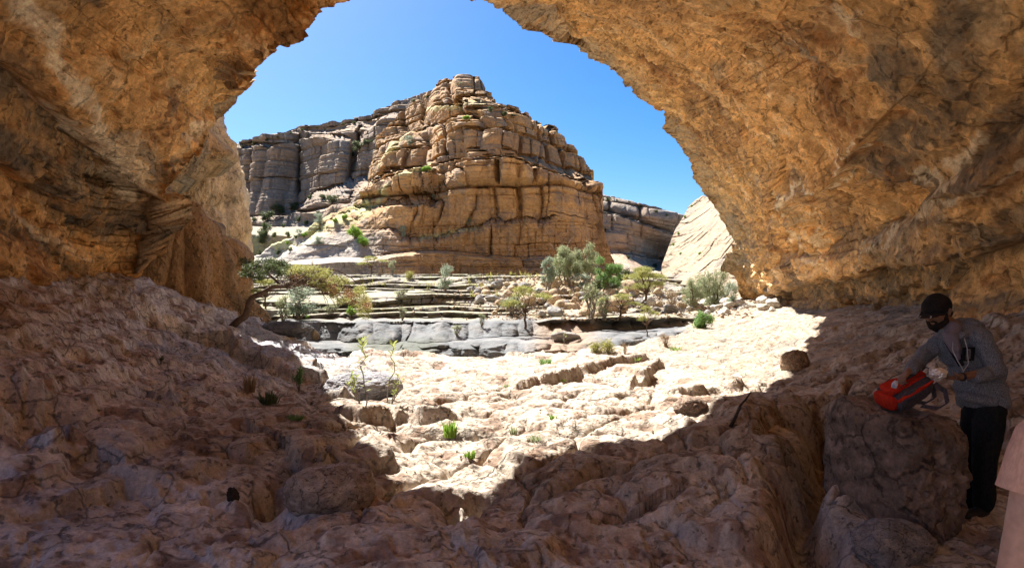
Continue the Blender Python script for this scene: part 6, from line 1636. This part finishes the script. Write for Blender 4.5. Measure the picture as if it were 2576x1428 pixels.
def hiker():
    foot = Vector(pt(2470, 1282, DP)); root = empty('person', foot)
    holder = []
    def rel(parts): # positions are world; shift to the root
        out = []
        for p in parts:
            e = p[4] if len(p) > 4 else {}
            out.append((np.array(p[0]) - np.array(foot), p[1], np.array(p[2]) - np.array(foot), p[3], e))
        return out
    # joints
    pelvis = W(2470, 1010, 0); hipR = W(2455, 1020, .09); hipL = W(2492, 1020, -.09)
    kneeR = W(2436, 1140, .08); kneeL = W(2472, 1142, -.10); ankR = W(2424, 1262, .16); ankL = W(2470, 1264, -.03)
    waist = W(2462, 960, 0); chest = W(2436, 888, 0); neck0 = W(2410, 834, 0); neck1 = W(2378, 806, -.01)
    shR = W(2380, 846, .15); shL = W(2466, 850, -.15)
    elR = W(2326, 892, .10); wrR = W(2284, 936, -.10); elL = W(2508, 932, -.20); wrL = W(2412, 948, -.30)
    face = np.array((-.86, -.42, -.30)); face /= np.linalg.norm(face)
    hc = W(2357, 786, -.02)
    up = np.array((-.12, 0, 1.)); up -= face * up.dot(face); up /= np.linalg.norm(up); side = np.cross(face, up)   # side: his right
    B = []
    def hp(f, s, u_): return hc + face * f + side * s + up * u_
    B += [(hp(.0, 0, .02), .088, hp(-.03, 0, .03), .090), (hp(.035, 0, -.03), .062, hp(.045, 0, -.075), .042), (hp(.0, 0, -.05), .062, hp(.03, 0, -.07), .045)]   # skull, jaw
    B += [(hp(.092, 0, .012), .010, hp(.112, 0, -.022), .013), (hp(.100, 0, -.024), .014, hp(.104, 0, -.026), .014), (hp(.082, .03, .022), .014, hp(.082, -.03, .022), .014)]  # nose, brow
    B += [(hp(.078, .018, -.052), .011, hp(.078, -.018, -.052), .011), (hp(.074, 0, -.088), .020, hp(.07, 0, -.09), .02)]   # lips, chin
    for sgn in (1, -1): B += [(hp(-.012, sgn * .083, -.022), .012, hp(-.018, sgn * .092, .014), .017, dict(nseg=10)), (hp(.055, sgn * .045, -.018), .024, hp(.05, sgn * .05, -.03), .024)]  # ears, cheeks
    B += [(hp(-.03, 0, -.05), .058, neck0, .062), (neck0, .07, chest, .10), (neck0, .06, shR, .05), (neck0, .06, shL, .05), (chest, .11, waist, .09), (waist, .09, pelvis, .085)]
    B += [(shR, .048, elR, .038), (elR, .036, wrR, .026), (shL, .048, elL, .038), (elL, .038, wrL, .027)]
    B += [(pelvis, .08, hipR, .075), (pelvis, .08, hipL, .075), (hipR, .072, kneeR, .052), (kneeR, .052, ankR, .038), (hipL, .072, kneeL, .052), (kneeL, .055, ankL, .038)]
    hand(B, wrR, W(2262, 958, -.16) - wrR, (.25, -.2, -1), thumb=-1, curl=1.0)
    hand(B, wrL, W(2380, 952, -.33) - wrL, (-.1, .05, 1), thumb=-1, curl=.9)
    fused('body', rel(B), SKIN, root, .0052, 4)
    # hoodie
    Hh = []
    fwd = np.array((-.75, -.65, 0)); rt = np.array((-.62, .75, 0))
    for (c, hw, r, z0) in ((W(2472, 1004, 0), .085, .108, 0), (W(2466, 975, 0), .08, .108, 0), (W(2456, 935, 0), .09, .110, 0), (W(2440, 895, 0), .11, .110, 0), (W(2426, 866, 0), .115, .095, 0)):
        Hh.append((c + rt * hw, r, c - rt * hw, r))
    Hh += [(W(2468, 998), .145, W(2438, 880), .135), (W(2438, 880), .14, W(2412, 842), .10), (W(2412, 842), .09, shR, .075), (W(2418, 842), .09, shL, .085)]
    Hh += [(shR, .078, elR, .066), (elR, .066, W(2292, 929, -.06), .046), (W(2300, 920, -.03), .052, W(2292, 929, -.06), .050)]
    Hh += [(shL, .080, elL, .068), (elL, .068, W(2462, 948, -.25), .052), (W(2474, 944, -.24), .064, W(2458, 948, -.255), .058)]
    Hh += [(W(2432, 998, -.10), .04, W(2496, 1010, -.14), .04), (W(2512, 1000, -.02), .04, W(2496, 1012, -.12), .04)]
    # slumped hood: a thick collar with the bag hanging on the back
    ring = [W(2392, 842, -.10), W(2388, 826, .07), W(2412, 812, .14), W(2442, 812, .10), W(2462, 822, -.01), W(2446, 834, -.10), W(2416, 846, -.15)]
    for i in range(len(ring)): 
        if i != 6: Hh.append((ring[i], .033 + .012 * (2 <= i <= 4), ring[(i + 1) % 7], .033 + .012 * (1 <= i <= 3)))
    Hh += [(W(2446, 822, .02), .06, W(2476, 850, .02), .055)]
    hood = fused('hoodie', rel(Hh), HEATHER, root, .0085, 5, .022, .075)
    # trousers, shoes
    T_ = [(W(2470, 1000, 0), .132, W(2474, 1030, 0), .138), (W(2455, 1030, .07), .105, W(2440, 1140, .07), .085), (W(2440, 1140, .07), .083, W(2428, 1262, .14), .070), (W(2492, 1030, -.07), .115, W(2478, 1142, -.10), .092), (W(2478, 1142, -.10), .09, W(2474, 1264, -.05), .076)]
    fused('trousers', rel(T_), BLACK, root, .011, 4, .02, .10)
    for (a, dy) in ((W(2424, 1276, .14), .14), (W(2470, 1278, -.05), -.05)):
        toe = a + np.array((-.17, -.07, -.03)); heel = a + np.array((.03, .02, -.02))
        fused('shoe', rel([(heel, .045, a + np.array((-.08, -.03, -.03)), .046), (a + np.array((-.08, -.03, -.03)), .044, toe, .038), (a + np.array((0, 0, .03)), .05, a, .05)]), SHOE, root, .008, 3)
    # shirt showing in the open neck, dark opening below it
    fused('shirt', rel([(W(2392, 850, -.13), .055, W(2404, 878, -.155), .04), (W(2396, 826, -.07), .062, W(2392, 850, -.12), .05), (W(2404, 878, -.155), .036, W(2412, 900, -.165), .018)]), SHIRT, root, .006, 4)
    fused('hoodie_lining', rel([(W(2404, 862, -.165), .016, W(2421, 916, -.17), .014), (W(2378, 858, -.09), .014, W(2414, 918, -.17), .012)]), BLACK, root, .005, 2)
    # logo patch on the chest with a pale angular mark
    mb = MB(); fo = np.array(foot); c0 = W(2436, 890, -.205) - fo; ex = np.array((.92, .30, 0)) * .062; ez = np.array((.06, 0, 1.)) * .052; ny = np.array((.28, -.95, .0)) * .006
    def box(c, ex_, ez_, ny_, m):
        P = [c + sx * ex_ + sz * ez_ + sy * ny_ for sy in (-1, 1) for sz in (-1, 1) for sx in (-1, 1)]
        i = len(m.v); m.v += [tuple(p) for p in P]
        for f in ((0,1,3,2),(4,6,7,5),(0,4,5,1),(2,3,7,6),(0,2,6,4),(1,5,7,3)): m.f.append(tuple(i + k for k in f))
    box(c0, ex, ez, ny, mb); lg = mb.build('logo_patch', BLACK, root, False)
    m2 = MB(); box(c0 + ny * 1.2 - ex * .45, ex * .10, ez * .8, ny * .3, m2); box(c0 + ny * 1.2 - ex * .15 + ez * .65, ex * .35, ez * .12, ny * .3, m2); box(c0 + ny * 1.2 + ex * .12 - ez * .1, ex * .10, ez * .62, ny * .3, m2)
    m2.build('logo_mark', HEATHER, lg, False)
    # draw strings
    m3 = MB(); m3.tube([W(2398, 852, -.17) - fo, W(2396, 880, -.20) - fo, W(2408, 905, -.22) - fo, W(2420, 925, -.22) - fo, W(2432, 960, -.24) - fo], .0035, 6)
    m3.tube([W(2426, 850, -.19) - fo, W(2434, 880, -.235) - fo, W(2436, 915, -.25) - fo, W(2422, 935, -.27) - fo, W(2408, 948, -.34) - fo], .0035, 6)
    m3.build('drawstring', CORD, root)
    # cap: crown, peak, embroidery
    C_ = [(hp(.008, 0, .045), .098, hp(-.035, 0, .050), .098), (hp(-.01, 0, .075), .080, hp(-.03, 0, .075), .08)]
    cap = fused('cap', rel(C_), CAPM, root, .006, 3)
    mb = MB(); fo3 = np.array(foot); top = []; bot = []
    for i in range(13):
        a = -math.pi / 2 + math.pi * i / 12
        for (f, lst, dz) in ((0, top, 0), (1, bot, -.006)):
            lst.append([hp(.070 + .035 * math.cos(a) * 0, .080 * math.sin(a), .036 + dz) - fo3, hp(.088 + .092 * math.cos(a), .078 * math.sin(a), .028 - .022 * math.cos(a) + .012 * math.cos(2 * a) + dz) - fo3])
    for i in range(12):
        mb.quad(top[i][0], top[i + 1][0], top[i + 1][1], top[i][1]); mb.quad(bot[i][1], bot[i + 1][1], bot[i + 1][0], bot[i][0]); mb.quad(top[i][1], top[i + 1][1], bot[i + 1][1], bot[i][1])
    mb.build('peak', CAPM, cap, False)
    mb = MB()
    for (s0, s1, q0, q1) in ((-.05, -.03, .150, .168), (-.022, -.012, .150, .172), (-.004, .012, .152, .172), (.02, .045, .148, .168), (-.045, -.01, .132, .140), (.0, .035, .134, .142)):
        mb.quad(hp(q0, s0, .020) - fo3, hp(q0, s1, .020) - fo3, hp(q1, s1, .010) - fo3, hp(q1, s0, .010) - fo3)
    mb.build('peak_embroidery', WHITE, cap, False)
    mb = MB(); mb.quad(hp(.098, -.02, .050) - fo3, hp(.098, .02, .050) - fo3, hp(.085, .018, .095) - fo3, hp(.085, -.018, .095) - fo3)
    mb.build('cap_badge', WHITE, cap, False)
    # hair at the nape and temples, beard
    fused('hair', rel([(hp(-.085, .03, -.01), .034, hp(-.085, -.03, -.01), .034), (hp(-.07, .04, -.045), .024, hp(-.07, -.04, -.045), .024), (hp(-.045, .076, .01), .016, hp(-.06, .06, -.03), .022), (hp(-.045, -.076, .01), .016, hp(-.06, -.06, -.03), .022)]), HAIR, root, .005, 3)
    Bd = [(hp(.068, .02, -.095), .030, hp(.068, -.02, -.095), .030), (hp(.07, 0, -.115), .024, hp(.062, 0, -.13), .016), (hp(.092, .02, -.044), .008, hp(.092, -.02, -.044), .008)]
    for sgn in (1, -1): Bd += [(hp(.012, sgn * .077, -.015), .012, hp(.02, sgn * .066, -.062), .022), (hp(.02, sgn * .066, -.062), .024, hp(.06, sgn * .03, -.092), .028), (hp(.085, sgn * .026, -.05), .009, hp(.075, sgn * .03, -.08), .016)]
    fused('beard', rel(Bd), HAIR, root, .005, 3)
    mb = MB(); fo3 = np.array(foot)
    for sgn in (1, -1):
        mb.tube([hp(.088, sgn * .068, .012) - fo3, hp(.02, sgn * .087, .010) - fo3, hp(-.015, sgn * .088, .004) - fo3], .0035, 5)
        mb.tube([hp(.098, sgn * .015, .008) - fo3, hp(.097, sgn * .06, .006) - fo3], [.015, .013], 8)
    mb.build('sunglasses', DARKPL, root)
    # wrist band
    mb = MB(); wv = (W(2412, 948, -.30) - W(2430, 946, -.282)); wv /= np.linalg.norm(wv); c = W(2420, 947, -.292) - fo3
    mb.tube([c - wv * .010, c + wv * .010], .034, 14); mb.build('wrist_watch', DARKPL, root)
    tag(root, 'bearded man in black cap and grey heather hoodie leaning over the red backpack', 'person')
hiker()

# ------------------------------------------------------------------ foil packet in his hand
def foil():
    rs = np.random.RandomState(4); c = Vector(tuple(W(2363, 938, -.345))); n1, n2 = 14, 20
    th = np.linspace(0, math.pi, n1); ph = np.linspace(0, 2 * math.pi, n2 + 1)[:-1]; T, Pn = np.meshgrid(th, ph, indexing='ij')
    d = np.stack([np.sin(T) * np.cos(Pn), np.sin(T) * np.sin(Pn), np.cos(T)], -1); r = 1 + .28 * rs.rand(n1, n2) - .1
    X = d * r[..., None] * (.055, .035, .036); X[0] = X[0].mean(0); X[-1] = X[-1].mean(0)
    m, t, b = nt('aluminium_foil'); b.inputs['Base Color'].default_value = (.9, .9, .92, 1); b.inputs['Metallic'].default_value = .7; b.inputs['Roughness'].default_value = .35
    tc = t.nodes.new('ShaderNodeTexCoord'); vo = t.nodes.new('ShaderNodeTexVoronoi'); vo.inputs['Scale'].default_value = 60; bp = t.nodes.new('ShaderNodeBump'); bp.inputs['Strength'].default_value = .6; bp.inputs['Distance'].default_value = .01
    t.links.new(tc.outputs['Object'], vo.inputs['Vector']); t.links.new(vo.outputs['Distance'], bp.inputs['Height']); t.links.new(bp.outputs[0], b.inputs['Normal'])
    root = empty('food_packet', c)
    X = np.concatenate([X], 0)
    o = mesh_np('wrapper', X.reshape(-1, 3).astype(F), grid_faces(n1, n2, True, True), m, None, root, smooth=False)
    mb = MB(); mb.quad((-.05, 0, .01), (-.085, -.01, .035), (-.075, .01, -.03), (-.045, .01, -.03)); mb.quad((-.05, 0, .02), (-.03, .0, .05), (-.07, -.01, .055), (-.085, -.01, .035)); mb.build('torn_flap', m, root, False)
    tag(root, 'crumpled silver foil packet held in the man\'s hand', 'food packet')
foil()

# ------------------------------------------------------------------ red backpack on the block
def backpack():
    RED = cloth_mat('red_nylon', (.42, .020, .010), (.52, .035, .015), 60, .35, .7); GREYN = cloth_mat('charcoal_nylon', (.05, .045, .055), (.09, .08, .10), 80, .35, .8)
    c = np.array(pt(2276, 976, 5.06)); root = empty('backpack', c)
    ax = np.array(pt(2345, 938, 5.05)) - np.array(pt(2205, 1016, 4.93)); L = np.linalg.norm(ax); ax /= L     # bottom -> top of the pack
    up = np.array((-.35, -.35, 1.)); up -= ax * up.dot(ax); up /= np.linalg.norm(up); sd = np.cross(ax, up)       # sd: across
    if sd[1] > 0: sd = -sd     # towards the viewer
    def q(a, s, h): return ax * a + sd * s + up * h
    def slab(name, a0, a1, w, h0, h1, mat, e=3.2, n=30, m=36, par=root, taper=.82, disp=.008):
        th = np.linspace(0, math.pi, n); ph = np.linspace(0, 2 * math.pi, m + 1)[:-1]; T, Pn = np.meshgrid(th, ph, indexing='ij')
        def p_(x): return np.sign(x) * np.abs(x) ** (2 / e)
        A = -p_(np.cos(T)); S = p_(np.sin(T)) * p_(np.cos(Pn)); H = p_(np.sin(T)) * p_(np.sin(Pn))
        tp = 1 - (1 - taper) * (A * .5 + .5)
        X = ((a0 + a1) / 2 + A * (a1 - a0) / 2)[..., None] * ax + (S * w / 2 * tp)[..., None] * sd + ((h0 + h1) / 2 + H * (h1 - h0) / 2 * tp)[..., None] * up
        Y = X + up * (disp * 2 * fbm3(X[..., 0] * 9, X[..., 1] * 9, X[..., 2] * 9, 3, 12))[..., None]
        return mesh_np(name, Y.reshape(-1, 3).astype(F), grid_faces(n, m, True, True), mat, None, par)
    slab('main_bag', -.24, .25, .32, -.13, .07, GREYN)
    slab('top_panel', -.225, .235, .15, .0, .093, RED, taper=.75)
    slab('front_pocket', -.22, .02, .19, .05, .115, RED, taper=.7)
    slab('grey_stripe', -.20, .20, .045, .085, .106, GREYN, taper=.7)
    slab('side_pocket', -.22, -.02, .07, -.09, .03, GREYN, par=root).location = tuple(sd * .125)
    slab('side_stripe', -.22, .20, .03, .01, .045, RED).location = tuple(sd * .128)
    slab('base_panel', -.262, -.19, .23, -.09, .06, RED, taper=1.0)
    mb = MB()
    for s_ in (-.07, .075): mb.tube([q(-.2, s_, .085), q(-.05, s_, .118), q(.12, s_ * .9, .10), q(.22, s_ * .7, .06)], .0035, 5)
    mb.build('zipper', DARKPL, root)
    for k, s_ in enumerate((.10, -.02)):
        mb = MB(); pts = [q(.23, s_, -.02), q(.27, s_ + .06, -.10), q(.20, s_ + .13, -.155), q(.10, s_ + .12, -.165), q(.0, s_ + .05, -.12)]
        for a, b2 in zip(pts[:-1], pts[1:]):
            w_ = up * .006 + ax * .022; mb.quad(a - w_, a + w_, b2 + w_, b2 - w_); mb.quad(b2 - w_ + sd * .006, b2 + w_ + sd * .006, a + w_ + sd * .006, a - w_ + sd * .006)
        mb.build('shoulder_strap', GREYN, root, False)
    mb = MB(); mb.tube([q(.24, -.03, .05), q(.285, -.02, .075), q(.285, .03, .075), q(.24, .04, .05)], .007, 6); mb.build('grab_handle', GREYN, root)
    root.scale = (.88, .88, .88)
    tag(root, 'red and charcoal backpack lying on the squared rock block', 'backpack')
    BOT = flat_mat('clear_wrapper', (.55, .58, .68), .2, 40, .4)
    mb = MB(); p0 = np.array(pt(2255, 975, 4.80)); mb.tube([(0, 0, 0), (.006, -.004, .03), (.016, -.008, .055)], [.018, .022, .012], 9); o = mb.build('snack_wrapper', BOT); o.location = p0 - np.array((.02, 0, .0)); tag(o, 'small shiny wrapper between the man\'s fingers and the side pocket', 'wrapper')
backpack()

# ------------------------------------------------------------------ second person at the right edge of the picture
def bystander():
    D = 1.32
    def W2(u, v, dy=0.0): return np.array(pt(u + 22, v, D + dy), float)
    sh = W2(2606, 1110); root_p = np.array((1.30, 1.36, -1.86)); root = empty('person', tuple(root_p))
    def rel(parts): return [(np.array(p[0]) - root_p, p[1], np.array(p[2]) - root_p, p[3], (p[4] if len(p) > 4 else {})) for p in parts]
    el = W2(2532, 1480, -.0); wr = el + np.array((.02, -.16, -.16)); nk = np.array((1.27, 1.36, -.27)); ch = np.array((1.29, 1.36, -.52)); pv = np.array((1.30, 1.36, -.92))
    sh2 = np.array((1.48, 1.36, -.36)); el2 = sh2 + np.array((.07, .0, -.28)); wr2 = el2 + np.array((-.02, -.16, -.16)); hd = np.array((1.27, 1.34, -.09))
    B = [(hd + (0, 0, .03), .088, hd + (0, .02, .04), .09), (hd + (0, -.04, -.05), .05, hd + (0, -.05, -.07), .04), (hd + (0, -.095, -.01), .011, hd + (0, -.108, -.03), .013), (hd + (0, .01, -.06), .055, nk, .055), (nk, .06, ch, .10), (nk, .05, sh, .045), (nk, .05, sh2, .045), (ch, .11, pv, .12),
         (sh, .043, el, .037), (el, .037, wr, .024), (sh2, .043, el2, .037), (el2, .037, wr2, .024)]
    for sg in (-1, 1):
        hp_ = pv + (sg * .08, 0, -.05); kn = pv + (sg * .09, -.02, -.47); an = pv + (sg * .09, .0, -.88); B += [(pv, .11, hp_, .09), (hp_, .085, kn, .052), (kn, .052, an, .036)]
    for sg in (-1, 1): B.append((hd + (sg * .083, 0, -.01), .012, hd + (sg * .09, .01, .015), .016))
    hand(B, wr, (0, -.4, -1), (1, 0, 0)); hand(B, wr2, (0, -.4, -1), (-1, 0, 0), thumb=-1)
    fused('body', rel(B), SKIN_PALE, root, .007, 5)
    sl = W2(2590, 1232, -.005)
    S_ = [(ch + (-.08, 0, .02), .115, ch + (.08, 0, .02), .115), (pv + (-.07, 0, 0), .12, pv + (.07, 0, 0), .12), (ch, .15, pv, .15), (ch + (0, 0, .12), .10, nk + (0, 0, -.02), .07), (nk + (0, 0, -.03), .07, sh, .055), (nk + (0, 0, -.03), .07, sh2, .055),
          (sh2, .056, sh2 + (.03, 0, -.15), .064), (ch + (0, 0, .05), .13, sh + (.03, 0, -.05), .05), (ch + (0, 0, .05), .13, sh2 + (-.03, 0, -.05), .05)]
    fused('t_shirt', rel(S_), PEACH, root, .008, 3, .010, .06)
    mb = MB(); a0 = sh - root_p; a1 = W2(2584, 1244, -.005) - root_p
    mb.tube([a0 + (.03, 0, .015), a0, a0 * .7 + a1 * .3, a0 * .35 + a1 * .65, a1], [.03, .054, .060, .064, .069], 22, cap=False); mb.build('sleeve', PEACH, root)
    T_ = [(pv + (0, 0, -.02), .145, pv + (0, 0, -.06), .14)]
    for sg in (-1, 1): T_ += [(pv + (sg * .08, 0, -.05), .105, pv + (sg * .09, -.02, -.47), .075), (pv + (sg * .09, -.02, -.47), .075, pv + (sg * .09, 0, -.86), .062)]
    fused('trousers', rel(T_), BLACK, root, .012, 4)
    for sg in (-1, 1): fused('shoe', rel([(pv + (sg * .09, .03, -.90), .042, pv + (sg * .09, -.08, -.91), .042), (pv + (sg * .09, -.08, -.91), .042, pv + (sg * .09, -.16, -.915), .035)]), SHOE, root, .009, 3)
    fused('hair', rel([(hd + (0, .03, .05), .098, hd + (0, .05, .0), .085), (hd + (0, .06, -.05), .06, hd + (0, .08, -.12), .045)]), HAIR, root, .008, 3)
    tag(root, 'person in a peach short sleeved t-shirt standing close by at the right edge', 'person')
bystander()
